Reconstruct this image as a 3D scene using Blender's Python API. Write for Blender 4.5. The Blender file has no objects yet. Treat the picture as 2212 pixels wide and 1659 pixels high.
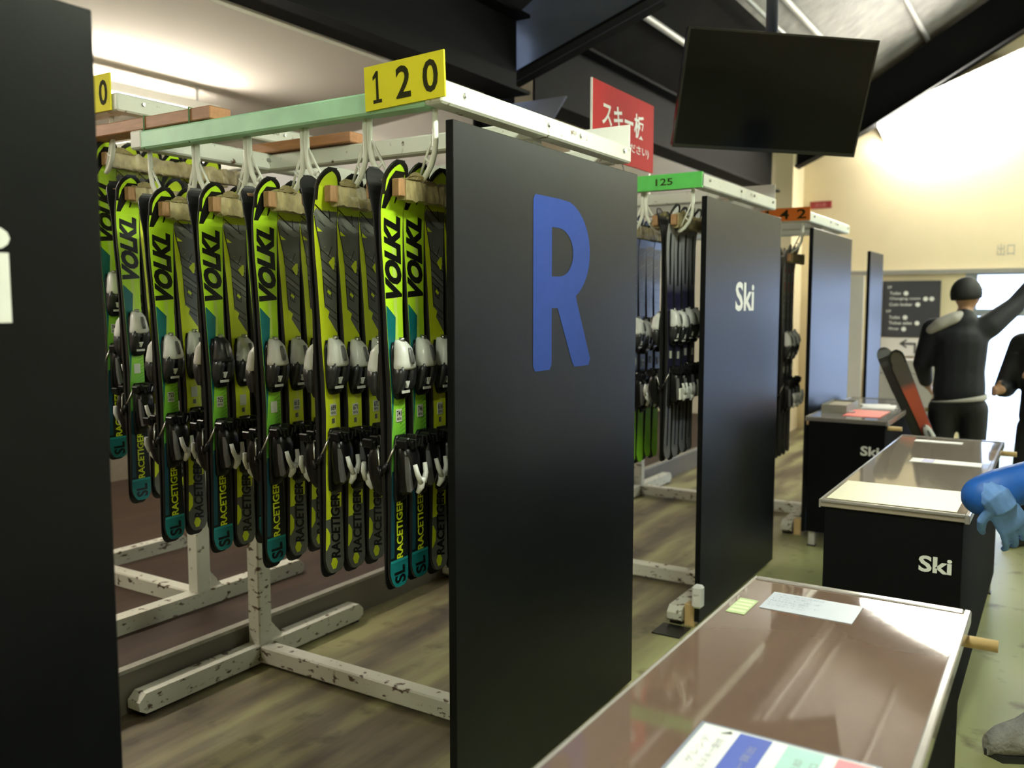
import bpy, bmesh, math, random
from mathutils import Vector, Matrix, noise
random.seed(7)
SC = bpy.context.scene
COL = SC.collection
PI = math.pi
R = math.radians

# ------------------------------------------------------------------ camera
# world axes: x runs along the row of racks, y runs down each rack, z up
CAM_H = 1.55
yaw, pitch, roll = 0.561982, 0.08966, 0.00041
fw = Vector((math.cos(yaw) * math.cos(pitch), math.sin(yaw) * math.cos(pitch), -math.sin(pitch)))
rt = fw.cross(Vector((0, 0, 1))).normalized()
up = rt.cross(fw)
rt2 = rt * math.cos(roll) - up * math.sin(roll)
up2 = rt * math.sin(roll) + up * math.cos(roll)
cam = bpy.data.cameras.new('camera')
cam.sensor_width = 36.0
cam.lens = 1902.0 / 2212.0 * 36.0
cam.clip_start = 0.02
cam.dof.use_dof = True
cam.dof.focus_distance = 2.7
cam.dof.aperture_fstop = 2.6
cam_o = bpy.data.objects.new('camera', cam)
COL.objects.link(cam_o)
mw = Matrix((rt2, up2, -fw)).transposed().to_4x4()
mw.translation = Vector((0, 0, CAM_H))
cam_o.matrix_world = mw
SC.camera = cam_o

# ------------------------------------------------------------------ world, exposure
wd = bpy.data.worlds.new('sky_world'); SC.world = wd
wd.use_nodes = True
bg = wd.node_tree.nodes['Background']
bg.inputs[0].default_value = (0.50, 0.66, 1.0, 1)
bg.inputs[1].default_value = 4.2
SC.view_settings.view_transform = 'Standard'
SC.view_settings.look = 'None'
SC.view_settings.gamma = 1.0
SC.view_settings.exposure = 0.5
SC.view_settings.use_curve_mapping = False

AISLE_E = 150.0      # strength of the aisle tubes
BACK_E = 92.0       # strength of the tubes behind the racks
WALL_E = 30.0       # strength of the tubes on the far wall
AISLE_C = (0.92, 1.0, 0.78)
BACK_C = (1.0, 0.93, 0.80)

# ------------------------------------------------------------------ materials
def lin(c):
    return tuple(((v / 255.0 / 12.92) if v / 255.0 <= 0.04045 else ((v / 255.0 + 0.055) / 1.055) ** 2.4) for v in c)

MATS = {}
def mat(name, col, rough=0.5, metal=0.0, spec=0.5, noise_amt=0.0, noise_scale=20.0, col2=None, thresh=None,
        bump=0.0, bump_scale=60.0, emit=None, estr=0.0, coat=0.0, stretch=None, alpha=1.0, trans=0.0, soft=0.06):
    if name in MATS: return MATS[name]
    m = bpy.data.materials.new(name); m.use_nodes = True
    nt = m.node_tree; b = nt.nodes['Principled BSDF']
    b.inputs['Base Color'].default_value = (*col, 1)
    b.inputs['Roughness'].default_value = rough
    b.inputs['Metallic'].default_value = metal
    b.inputs['Specular IOR Level'].default_value = spec
    b.inputs['Coat Weight'].default_value = coat
    b.inputs['Coat Roughness'].default_value = 0.03
    b.inputs['Transmission Weight'].default_value = trans
    b.inputs['Alpha'].default_value = alpha
    if emit:
        b.inputs['Emission Color'].default_value = (*emit, 1)
        b.inputs['Emission Strength'].default_value = estr
    tc = nt.nodes.new('ShaderNodeTexCoord')
    mp = nt.nodes.new('ShaderNodeMapping')
    nt.links.new(tc.outputs['Object'], mp.inputs[0])
    if stretch: mp.inputs['Scale'].default_value = stretch
    if noise_amt > 0 or col2 is not None:
        n = nt.nodes.new('ShaderNodeTexNoise'); n.inputs['Scale'].default_value = noise_scale
        n.inputs['Detail'].default_value = 5.0
        nt.links.new(mp.outputs[0], n.inputs[0])
        cr = nt.nodes.new('ShaderNodeValToRGB')
        if thresh is not None:
            cr.color_ramp.elements[0].position = thresh
            cr.color_ramp.elements[1].position = min(1.0, thresh + soft)
            cr.color_ramp.elements[0].color = (*col, 1)
            cr.color_ramp.elements[1].color = (*(col2 or col), 1)
        else:
            c2 = col2 or tuple(v * (1 - noise_amt) for v in col)
            cr.color_ramp.elements[0].position = 0.32
            cr.color_ramp.elements[1].position = 0.68
            cr.color_ramp.elements[0].color = (*c2, 1)
            cr.color_ramp.elements[1].color = (*col, 1)
        nt.links.new(n.outputs[0], cr.inputs[0])
        nt.links.new(cr.outputs[0], b.inputs['Base Color'])
    if bump > 0:
        n2 = nt.nodes.new('ShaderNodeTexNoise'); n2.inputs['Scale'].default_value = bump_scale
        n2.inputs['Detail'].default_value = 4.0
        nt.links.new(mp.outputs[0], n2.inputs[0])
        bp = nt.nodes.new('ShaderNodeBump'); bp.inputs['Strength'].default_value = bump
        bp.inputs['Distance'].default_value = 0.01
        nt.links.new(n2.outputs[0], bp.inputs['Height'])
        nt.links.new(bp.outputs[0], b.inputs['Normal'])
    MATS[name] = m
    return m

def ramp_mat(name, stops, rough=0.35, hatch=None):
    """colour along the length (local z) of a ski: a printed top sheet"""
    m = bpy.data.materials.new(name); m.use_nodes = True
    nt = m.node_tree; b = nt.nodes['Principled BSDF']
    b.inputs['Roughness'].default_value = rough
    b.inputs['Coat Weight'].default_value = 0.3
    b.inputs['Coat Roughness'].default_value = 0.12
    tc = nt.nodes.new('ShaderNodeTexCoord'); sp = nt.nodes.new('ShaderNodeSeparateXYZ')
    nt.links.new(tc.outputs['Object'], sp.inputs[0])
    dv = nt.nodes.new('ShaderNodeMath'); dv.operation = 'DIVIDE'; dv.inputs[1].default_value = 1.25
    nt.links.new(sp.outputs[2], dv.inputs[0])
    cr = nt.nodes.new('ShaderNodeValToRGB')
    el = cr.color_ramp.elements
    while len(el) < len(stops): el.new(0.5)
    for e, (p, c) in zip(el, stops):
        e.position = p / 1.25; e.color = (*c, 1)
    nt.links.new(dv.outputs[0], cr.inputs[0])
    n = nt.nodes.new('ShaderNodeTexNoise'); n.inputs['Scale'].default_value = 6
    nt.links.new(tc.outputs['Object'], n.inputs[0])
    mx = nt.nodes.new('ShaderNodeMix'); mx.data_type = 'RGBA'; mx.blend_type = 'MULTIPLY'
    mr = nt.nodes.new('ShaderNodeMapRange'); mr.inputs[3].default_value = 0.86; mr.inputs[4].default_value = 1.08
    nt.links.new(n.outputs[0], mr.inputs[0])
    mx.inputs[0].default_value = 1.0
    nt.links.new(cr.outputs[0], mx.inputs[6]); nt.links.new(mr.outputs[0], mx.inputs[7])
    nt.links.new(mx.outputs[2], b.inputs['Base Color'])
    MATS[name] = m
    return m

BLACKP = mat('black_panel', (0.0048, 0.0052, 0.006), rough=0.36, spec=0.13, noise_amt=0.12, noise_scale=3, bump=0.02, bump_scale=180)
BLACKC = mat('black_counter_board', (0.006, 0.006, 0.0065), rough=0.85, spec=0.05, noise_amt=0.1, noise_scale=6)
RACKW = mat('white_rack_paint', (0.66, 0.67, 0.60), rough=0.45, noise_scale=26, col2=(0.12, 0.065, 0.035), thresh=0.64, bump=0.05)
BASEW = mat('chipped_white_paint', (0.60, 0.60, 0.52), rough=0.5, noise_scale=22, col2=(0.10, 0.06, 0.035), thresh=0.585, bump=0.1, stretch=(1, 1, 2.0))
HOOKW = mat('white_hook_paint', (0.82, 0.82, 0.74), rough=0.35, noise_amt=0.08)
MINT = mat('mint_green_tape', (0.46, 0.82, 0.55), rough=0.45, noise_scale=9, noise_amt=0.14)
GREEN125 = mat('bright_green_tape', (0.10, 0.55, 0.10), rough=0.45, noise_amt=0.1)
YSIGN = mat('yellow_sign', (0.80, 0.72, 0.03), rough=0.65, spec=0.15, noise_amt=0.04)
OSIGN = mat('orange_sign', (0.78, 0.20, 0.03), rough=0.65, spec=0.15, noise_amt=0.05)
WSIGN = mat('white_sign_back', (0.82, 0.82, 0.80), rough=0.4, noise_amt=0.03)
INK = mat('dark_olive_print', (0.030, 0.028, 0.008), rough=0.75, spec=0.1, noise_amt=0.1)
BLKINK = mat('black_print', (0.010, 0.010, 0.010), rough=0.4, noise_amt=0.1)
WHITEINK = mat('white_print', (0.85, 0.85, 0.83), rough=0.5, noise_amt=0.03)
BLUEINK = mat('blue_print', (0.016, 0.042, 0.22), rough=0.65, spec=0.15, noise_amt=0.06)
REDS = mat('red_sign', (0.56, 0.016, 0.018), rough=0.65, spec=0.15, noise_amt=0.05)
KRAFT = mat('kraft_paper', (0.45, 0.37, 0.19), rough=0.38, noise_amt=0.45, noise_scale=24, bump=0.35, bump_scale=45)
WOODE = mat('bare_wood_end', (0.42, 0.23, 0.11), rough=0.6, noise_amt=0.25, noise_scale=30, stretch=(6, 1, 1))
PLANK = mat('brown_plank', (0.44, 0.20, 0.085), rough=0.55, noise_amt=0.25, noise_scale=10, stretch=(8, 1, 8))
DOWEL = mat('pale_dowel', (0.60, 0.42, 0.20), rough=0.5, noise_amt=0.12, noise_scale=20)
GBLK = mat('black_plastic', (0.006, 0.006, 0.007), rough=0.3, spec=0.3, noise_amt=0.1)
GDRK = mat('charcoal_plastic', (0.022, 0.023, 0.027), rough=0.35, noise_amt=0.1)
GGRY = mat('grey_plastic', (0.13, 0.13, 0.14), rough=0.35, noise_amt=0.1)
GWHT = mat('white_plastic', (0.74, 0.74, 0.74), rough=0.28, noise_amt=0.05)
STEEL = mat('bright_steel', (0.55, 0.55, 0.55), rough=0.3, metal=1.0, noise_amt=0.1)
STK = mat('number_sticker', (0.72, 0.74, 0.66), rough=0.5, noise_amt=0.05)
BLKSTEEL = mat('black_painted_steel', (0.006, 0.006, 0.007), rough=0.7, spec=0.12, noise_amt=0.2, noise_scale=4)
BLKSTEEL_LIT = mat('black_steel_painted_daylight', (0.10, 0.115, 0.16), rough=0.42, noise_amt=0.2, noise_scale=3)  # black steel with the bluish daylight on it put into the base colour
WALLC = mat('cream_wall', (0.80, 0.68, 0.46), rough=0.8, noise_amt=0.04, noise_scale=3, bump=0.03, bump_scale=150)
WALLW = mat('beige_wall', (0.62, 0.55, 0.44), rough=0.8, noise_amt=0.05, noise_scale=3)
WALLP = mat('pale_partition', (0.62, 0.58, 0.54), rough=0.6, noise_amt=0.04, noise_scale=4)
CEILW = mat('white_ceiling_board', (0.74, 0.68, 0.60), rough=0.85, noise_scale=120, col2=(0.60, 0.54, 0.47), thresh=0.62, bump=0.1, bump_scale=160, stretch=(1, 3, 1))
ROOFD = mat('dark_roof_lining', (0.014, 0.013, 0.013), rough=0.9, spec=0.1, noise_amt=0.4, noise_scale=3, bump=0.3, bump_scale=12)
INSUL = mat('grey_insulation_sheet', (0.33, 0.31, 0.30), rough=0.55, noise_amt=0.4, noise_scale=5, bump=0.8, bump_scale=9)
GALV = mat('galvanised_tube', (0.62, 0.61, 0.60), rough=0.4, metal=0.3, noise_amt=0.15)
TABLEB = mat('brown_veneer_under_vinyl', (0.185, 0.120, 0.092), rough=0.045, spec=0.6, noise_scale=2.2, col2=(0.150, 0.096, 0.077), coat=0.6, bump=0.022, bump_scale=7, noise_amt=0.1)
COUNTB = mat('pale_board_under_vinyl', (0.40, 0.33, 0.275), rough=0.08, noise_scale=2.5, noise_amt=0.15, coat=0.5, bump=0.03, bump_scale=10)
COUNTG = mat('grey_board_under_vinyl', (0.22, 0.20, 0.21), rough=0.18, noise_scale=2.5, noise_amt=0.15, coat=0.5, bump=0.03, bump_scale=10)
VINYL = mat('clear_vinyl_edge', (0.30, 0.27, 0.26), rough=0.2, noise_amt=0.1, coat=0.4)
CREAMP = mat('cream_sheet', (0.83, 0.81, 0.58), rough=0.4, noise_amt=0.03)
TVB = mat('tv_bezel', (0.005, 0.005, 0.006), rough=0.3, spec=0.3, noise_amt=0.05)
TVS = mat('tv_screen_glass', (0.003, 0.0035, 0.005), rough=0.12, spec=0.25, noise_amt=0.05, bump=0.0)
FLOORM = None

def floor_mat():
    m = bpy.data.materials.new('worn_vinyl_floor'); m.use_nodes = True
    nt = m.node_tree; b = nt.nodes['Principled BSDF']
    tc = nt.nodes.new('ShaderNodeTexCoord')
    mp = nt.nodes.new('ShaderNodeMapping'); mp.inputs['Scale'].default_value = (0.5, 3.2, 1)
    nt.links.new(tc.outputs['Object'], mp.inputs[0])
    n = nt.nodes.new('ShaderNodeTexNoise'); n.inputs['Scale'].default_value = 1.6; n.inputs['Detail'].default_value = 6
    nt.links.new(mp.outputs[0], n.inputs[0])
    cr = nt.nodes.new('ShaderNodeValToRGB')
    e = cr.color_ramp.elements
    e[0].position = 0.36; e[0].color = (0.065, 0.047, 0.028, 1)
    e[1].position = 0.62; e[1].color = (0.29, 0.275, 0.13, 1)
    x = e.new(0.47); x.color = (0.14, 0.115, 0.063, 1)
    nt.links.new(n.outputs[0], cr.inputs[0])
    n2 = nt.nodes.new('ShaderNodeTexNoise'); n2.inputs['Scale'].default_value = 7; n2.inputs['Detail'].default_value = 6
    nt.links.new(tc.outputs['Object'], n2.inputs[0])
    cr2 = nt.nodes.new('ShaderNodeValToRGB')
    cr2.color_ramp.elements[0].position = 0.58; cr2.color_ramp.elements[0].color = (1, 1, 1, 1)
    cr2.color_ramp.elements[1].position = 0.72; cr2.color_ramp.elements[1].color = (0.45, 0.42, 0.40, 1)
    nt.links.new(n2.outputs[0], cr2.inputs[0])
    # worn streaks between the racks also coloured darker for the panels' shade; aisle paler
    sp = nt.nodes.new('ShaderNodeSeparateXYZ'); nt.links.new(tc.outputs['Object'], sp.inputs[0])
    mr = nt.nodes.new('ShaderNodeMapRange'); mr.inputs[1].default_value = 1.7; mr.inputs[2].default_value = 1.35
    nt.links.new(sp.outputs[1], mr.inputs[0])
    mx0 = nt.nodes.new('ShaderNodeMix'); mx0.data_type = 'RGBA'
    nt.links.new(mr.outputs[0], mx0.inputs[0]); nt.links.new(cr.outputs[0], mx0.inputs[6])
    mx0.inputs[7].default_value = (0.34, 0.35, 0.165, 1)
    mx = nt.nodes.new('ShaderNodeMix'); mx.data_type = 'RGBA'; mx.blend_type = 'MULTIPLY'; mx.inputs[0].default_value = 1
    nt.links.new(mx0.outputs[2], mx.inputs[6]); nt.links.new(cr2.outputs[0], mx.inputs[7])
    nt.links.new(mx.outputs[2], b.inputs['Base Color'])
    b.inputs['Roughness'].default_value = 0.42
    MATS['floor'] = m
    return m
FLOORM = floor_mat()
PLATM = mat('brown_platform_board', (0.050, 0.029, 0.018), rough=0.6, spec=0.25, noise_scale=3, col2=(0.030, 0.017, 0.011), noise_amt=0.2, stretch=(0.6, 3, 1))
RISERM = mat('dark_riser_board', (0.10, 0.085, 0.07), rough=0.55, noise_scale=2, col2=(0.15, 0.135, 0.095), noise_amt=0.2)
NOSEM = mat('worn_metal_nosing', (0.34, 0.33, 0.28), rough=0.4, metal=0.3, noise_amt=0.3)

# ------------------------------------------------------------------ mesh helpers
class MB:
    def __init__(s): s.v = []; s.f = []; s.m = []; s.sm = []
    def add(s, verts, faces, mi=0, smooth=False):
        o = len(s.v); s.v += [tuple(v) for v in verts]
        for f in faces:
            s.f.append(tuple(i + o for i in f)); s.m.append(mi); s.sm.append(smooth)
        return s
    def box(s, c, d, mi=0, rot=None, bev=0.0):
        hx, hy, hz = d[0] / 2, d[1] / 2, d[2] / 2
        if bev <= 0:
            vs = [Vector((x * hx, y * hy, z * hz)) for z in (-1, 1) for y in (-1, 1) for x in (-1, 1)]
            fs = [(0, 2, 3, 1), (4, 5, 7, 6), (0, 1, 5, 4), (2, 6, 7, 3), (0, 4, 6, 2), (1, 3, 7, 5)]
        else:
            bev = min(bev, hx * .9, hy * .9, hz * .9)
            vs = []; idx = {}
            for x in (-1, 1):
                for y in (-1, 1):
                    for z in (-1, 1):
                        for a in range(3):
                            h = [hx - bev, hy - bev, hz - bev]; h[a] += bev
                            idx[(x, y, z, a)] = len(vs)
                            vs.append(Vector((x * h[0], y * h[1], z * h[2])))
            fs = []
            for a in range(3):
                b_, c_ = (a + 1) % 3, (a + 2) % 3
                for sg in (-1, 1):
                    q = []
                    for (sb, sc) in ((-1, -1), (1, -1), (1, 1), (-1, 1)):
                        k = [0, 0, 0]; k[a] = sg; k[b_] = sb; k[c_] = sc
                        q.append(idx[(*k, a)])
                    fs.append(tuple(q if sg > 0 else q[::-1]))
            for a in range(3):
                b_, c_ = (a + 1) % 3, (a + 2) % 3
                for sb in (-1, 1):
                    for sc in (-1, 1):
                        k0 = [0, 0, 0]; k1 = [0, 0, 0]
                        k0[a] = -1; k1[a] = 1; k0[b_] = k1[b_] = sb; k0[c_] = k1[c_] = sc
                        q = [idx[(*k0, b_)], idx[(*k1, b_)], idx[(*k1, c_)], idx[(*k0, c_)]]
                        fs.append(tuple(q if sb * sc > 0 else q[::-1]))
            for x in (-1, 1):
                for y in (-1, 1):
                    for z in (-1, 1):
                        q = [idx[(x, y, z, a)] for a in range(3)]
                        fs.append(tuple(q if x * y * z > 0 else q[::-1]))
        if rot is not None: vs = [rot @ v for v in vs]
        c = Vector(c)
        return s.add([v + c for v in vs], fs, mi)
    def tube(s, pts, r, n=8, mi=0, cap=True, smooth=True):
        pts = [Vector(p) for p in pts]
        rs = r if isinstance(r, (list, tuple)) else [r] * len(pts)
        vs = []; prev = None
        for i, p in enumerate(pts):
            t = (pts[min(i + 1, len(pts) - 1)] - pts[max(i - 1, 0)]).normalized()
            if prev is None:
                a = Vector((0, 0, 1)) if abs(t.z) < 0.9 else Vector((1, 0, 0))
                nrm = t.cross(a).normalized()
            else:
                nrm = (prev - t * prev.dot(t)).normalized()
            prev = nrm; bn = t.cross(nrm)
            for k in range(n):
                a = 2 * PI * k / n
                vs.append(p + (nrm * math.cos(a) + bn * math.sin(a)) * rs[i])
        fs = []
        for i in range(len(pts) - 1):
            for k in range(n):
                fs.append((i * n + k, i * n + (k + 1) % n, (i + 1) * n + (k + 1) % n, (i + 1) * n + k))
        o = len(s.v)
        s.add(vs, fs, mi, smooth)
        if cap:
            s.add([], [tuple(o + k for k in range(n))[::-1], tuple(o + (len(pts) - 1) * n + k for k in range(n))], mi) if False else None
            s.f.append(tuple(o + k for k in range(n))[::-1]); s.m.append(mi); s.sm.append(False)
            s.f.append(tuple(o + (len(pts) - 1) * n + k for k in range(n))); s.m.append(mi); s.sm.append(False)
        return s
    def loft(s, rings, mi=0, cap=True, smooth=True):
        n = len(rings[0]); vs = [Vector(p) for r_ in rings for p in r_]
        fs = []
        for i in range(len(rings) - 1):
            for k in range(n):
                fs.append((i * n + k, i * n + (k + 1) % n, (i + 1) * n + (k + 1) % n, (i + 1) * n + k))
        o = len(s.v); s.add(vs, fs, mi, smooth)
        if cap:
            s.f.append(tuple(o + k for k in range(n))[::-1]); s.m.append(mi); s.sm.append(False)
            s.f.append(tuple(o + (len(rings) - 1) * n + k for k in range(n))); s.m.append(mi); s.sm.append(False)
        return s
    def prism(s, poly, fn, t0, t1, mi=0):
        """poly: 2-D outline; fn(u,v,w) -> 3-D point; extruded w from t0 to t1"""
        n = len(poly)
        vs = [fn(u, v, t0) for u, v in poly] + [fn(u, v, t1) for u, v in poly]
        fs = [tuple(range(n))[::-1], tuple(range(n, 2 * n))]
        for k in range(n): fs.append((k, (k + 1) % n, n + (k + 1) % n, n + k))
        return s.add(vs, fs, mi)
    def mesh(s, name, mats):
        me = bpy.data.meshes.new(name)
        me.from_pydata(s.v, [], s.f)
        for m in (mats if isinstance(mats, (list, tuple)) else [mats]): me.materials.append(m)
        me.polygons.foreach_set('material_index', s.m)
        me.polygons.foreach_set('use_smooth', s.sm)
        bm = bmesh.new(); bm.from_mesh(me)
        bmesh.ops.recalc_face_normals(bm, faces=bm.faces)
        bm.to_mesh(me); bm.free(); me.update()
        return me
    def build(s, name, mats, parent=None, **kw):
        return obj(name, s.mesh(name, mats), parent, **kw)

def tag(o, label=None, cat=None, group=None, kind=None):
    if label: o['label'] = label
    if cat: o['category'] = cat
    if group: o['group'] = group
    if kind: o['kind'] = kind
    return o
def obj(name, me, parent=None, loc=None, label=None, cat=None, group=None, kind=None):
    o = bpy.data.objects.new(name, me); COL.objects.link(o)
    if parent is not None: o.parent = parent
    if loc is not None: o.location = loc
    return tag(o, label, cat, group, kind)
def empty(name, loc=(0, 0, 0), label=None, cat=None, group=None, kind=None, rz=0.0):
    o = bpy.data.objects.new(name, None); COL.objects.link(o)
    o.empty_display_size = 0.1
    o.location = loc; o.rotation_euler = (0, 0, rz)
    return tag(o, label, cat, group, kind)
KIDS = {}
def copy_tree(o, parent=None):
    c = o.copy(); COL.objects.link(c); c.parent = parent
    for ch in list(o.children): copy_tree(ch, c)
    return c
def bx(name, lo, hi, m, parent=None, bev=0.0, **kw):
    c = [(a + b) / 2 for a, b in zip(lo, hi)]; d = [abs(b - a) for a, b in zip(lo, hi)]
    return MB().box(c, d, bev=bev).build(name, m, parent, **kw)

TXT = {}
def text_mesh(body, bold=0.0, shear=0.0, extrude=0.0):
    """returns (verts2d, faces) normalised: x from 0..w, y from 0..1 by real extents"""
    key = (body, bold, shear)
    if key not in TXT:
        cu = bpy.data.curves.new('txt', 'FONT'); cu.body = body; cu.offset = bold; cu.shear = shear
        cu.resolution_u = 3; cu.fill_mode = 'FRONT' if hasattr(cu, 'fill_mode') else 'FRONT'
        o = bpy.data.objects.new('txt', cu); COL.objects.link(o)
        dg = bpy.context.evaluated_depsgraph_get(); dg.update()
        me = bpy.data.meshes.new_from_object(o.evaluated_get(dg))
        bm = bmesh.new(); bm.from_mesh(me); bmesh.ops.triangulate(bm, faces=bm.faces)
        bmesh.ops.remove_doubles(bm, verts=bm.verts, dist=1e-5)
        vs = [(v.co.x, v.co.y) for v in bm.verts]
        for i, v in enumerate(bm.verts): v.index = i
        fs = [tuple(v.index for v in f.verts) for f in bm.faces]
        bm.free(); bpy.data.objects.remove(o); bpy.data.curves.remove(cu); bpy.data.meshes.remove(me)
        x0 = min(v[0] for v in vs); x1 = max(v[0] for v in vs); y0 = min(v[1] for v in vs); y1 = max(v[1] for v in vs)
        TXT[key] = ([((x - x0) / (x1 - x0), (y - y0) / (y1 - y0)) for x, y in vs], fs)
    return TXT[key]
def text_on(mb, body, fn, bold=0.0, shear=0.0, mi=0):
    """fn maps unit text box (0..1, 0..1) to 3-D"""
    vs, fs = text_mesh(body, bold, shear)
    mb.add([fn(x, y) for x, y in vs], fs, mi)
    return mb
def flat_text(name, body, origin, xdir, ydir, w, h, m, parent, bold=0.012, shear=0.0, label=None, lift=0.0):
    o_ = Vector(origin); X = Vector(xdir); Y = Vector(ydir); N = X.cross(Y)
    mb = MB(); text_on(mb, body, lambda a, b: o_ + X * (a * w) + Y * (b * h) + N * lift, bold, shear)
    me = bpy.data.meshes.new(name); me.from_pydata(mb.v, [], mb.f); me.materials.append(m); me.update()
    return obj(name, me, parent, label=label)
def round_poly(pts, r, n=4):
    out = []
    L = len(pts)
    for i in range(L):
        p0, p, p1 = Vector(pts[i - 1]), Vector(pts[i]), Vector(pts[(i + 1) % L])
        rr = r[i] if isinstance(r, (list, tuple)) else r
        if rr <= 0: out.append(tuple(p)); continue
        a = p + (p0 - p).normalized() * rr; b = p + (p1 - p).normalized() * rr
        for k in range(n + 1):
            t = k / n
            q = a * (1 - t) ** 2 + p * 2 * t * (1 - t) + b * t * t
            out.append((q.x, q.y))
    return out

# ------------------------------------------------------------------ setting
XW = 11.2     # far wall
YB = 6.3      # wall behind the racks
YR = -4.6     # wall on the camera's right
XL = -3.2     # wall behind the camera
PLZ = 0.17    # height of the platform behind the first racks
PLY = 2.96    # its front edge
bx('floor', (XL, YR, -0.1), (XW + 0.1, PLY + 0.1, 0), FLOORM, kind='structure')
fo = bx('floor_outside', (XW + 0.1, -7, -0.15), (XW + 16, 9, -0.05), mat('outdoor_snow', (0.85, 0.88, 0.92), rough=0.9, noise_amt=0.05), kind='structure')
pf = bx('floor_platform', (XL, PLY + 0.02, 0), (XW, YB, PLZ), PLATM, kind='structure')
bx('riser', (XL, PLY, 0.0), (XW, PLY + 0.02, PLZ - 0.004), RISERM, pf)
bx('nosing', (XL, PLY - 0.004, PLZ - 0.012), (XW, PLY + 0.035, PLZ + 0.003), NOSEM, pf)
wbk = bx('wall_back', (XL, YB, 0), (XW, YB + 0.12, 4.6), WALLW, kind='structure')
bx('painted_shade_board', (XL, YB - .02, PLZ), (XW - .5, YB, 1.35), mat('brown_painted_shade', (0.13, 0.10, 0.062), rough=0.6, noise_amt=0.15), wbk)  # added board whose dark brown paints in the dimness of the lower wall
bx('wall_left', (XL - 0.12, YR, 0), (XL, YB, 6.2), WALLC, kind='structure')
# far wall with the doorway and pale partition below the header
fwall = empty('wall_far', (0, 0, 0), kind='structure')
def wallpiece(y0, y1, z0, z1, m=WALLC, x0=XW, x1=XW + 0.14, name='wall_panel'):
    return bx(name, (x0, y0, z0), (x1, y1, z1), m, fwall)
wallpiece(YR, YB, 1.95, 6.4)
wallpiece(1.0, YB, 0, 1.95)
wallpiece(YR, -1.7, 0, 1.95)
wallpiece(-0.35, -0.25, 0, 1.95)
bx('header_rail', (XW - 0.05, YR, 1.90), (XW, 2.30, 1.95), mat('grey_header', (0.30, 0.29, 0.27), rough=0.5, noise_amt=0.1), fwall)
# wall return that juts into the room on the left of the far wall
bx('wall_return', (XW - 0.5, 2.82, 0), (XW, YB, 4.6), WALLC, kind='structure')
# right hand wall with a doorway near the far end
wr = empty('wall_right', (0, 0, 0), kind='structure')
for (x0, x1, z0, z1) in ((XL, 9.0, 0, 6.0), (9.0, 10.6, 2.1, 6.0), (10.6, XW + .1, 0, 6.0)):
    bx('wall_panel', (x0, YR - 0.12, z0), (x1, YR, z1), WALLC, wr)
# roof slope rising towards the camera's right, dark lining and grey sheets
RP = 0.60
def roof_z(y): return 3.42 + RP * (3.25 - y) if y > -0.8 else 3.42 + RP * 4.05 - 0.75 * (-0.8 - y)
mb = MB()
ys = [3.25, 1.7, -0.8, YR - .1]
def rq(mb_, x0, x1, y0, y1, mi):
    mb_.add([(x0, y0, roof_z(y0)), (x1, y0, roof_z(y0)), (x1, y1, roof_z(y1)), (x0, y1, roof_z(y1)),
             (x0, y0, roof_z(y0) + .1), (x1, y0, roof_z(y0) + .1), (x1, y1, roof_z(y1) + .1), (x0, y1, roof_z(y1) + .1)],
            [(0, 1, 2, 3), (7, 6, 5, 4), (0, 4, 5, 1), (1, 5, 6, 2), (2, 6, 7, 3), (3, 7, 4, 0)], mi)
rq(mb, XL, 5.0, 3.25, 1.6, 0); rq(mb, 5.0, XW + .2, 3.25, 2.35, 0); rq(mb, XL, 5.0, 1.6, -0.8, 0)
rq(mb, 5.0, XW + .2, 2.35, -0.8, 1); rq(mb, XL, XW + .2, -0.8, YR - .1, 1)
roof = mb.build('ceiling', [ROOFD, INSUL], kind='structure')
for yy in (2.75, 2.1, 1.45, 0.8, 0.15, -0.5):
    zz = roof_z(yy) - 0.045
    MB().tube([(XL, yy, zz), (XW, yy, zz)], 0.028, 8).build('purlin', GALV, roof)
# low white boarded ceiling over the storage area, cut back at its end
mb = MB()
cp = [(XL, 3.18), (4.72, 3.18), (5.55, 6.3), (XL, 6.3)]
mb.prism(cp, lambda u, v, w: (u, v, w), 2.85, 2.93)
mb.build('ceiling_storage', CEILW, kind='structure')
bx('ceiling_upper', (4.2, 3.3, 4.4), (XW, YB + .1, 4.5), CEILW, kind='structure')
# black steel girder along the edge of the low ceiling (I-section) and its lip
def girder(name, x0, x1, y, z0, z1, m, label):
    g = empty(name, (x0, y, z0), label=label, cat='beam')
    g_ = lambda n, lo, hi: bx(n, [a - b for a, b in zip(lo, (x0, y, z0))], [a - b for a, b in zip(hi, (x0, y, z0))], m, g)
    g_('lower_flange', (x0, y - 0.11, z0), (x1, y + 0.11, z0 + 0.022))
    g_('web', (x0, y - 0.008, z0 + 0.022), (x1, y + 0.008, z1 - 0.022))
    g_('upper_flange', (x0, y - 0.11, z1 - 0.022), (x1, y + 0.11, z1))
    return g
girder('steel_girder', XL, 4.885, 3.05, 2.87, 3.36, BLKSTEEL, 'long black steel girder along the edge of the white ceiling')
girder('steel_girder', 5.115, XW - .6, 3.05, 2.87, 3.36, BLKSTEEL, 'black steel girder behind the red sign and the monitor')
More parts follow.
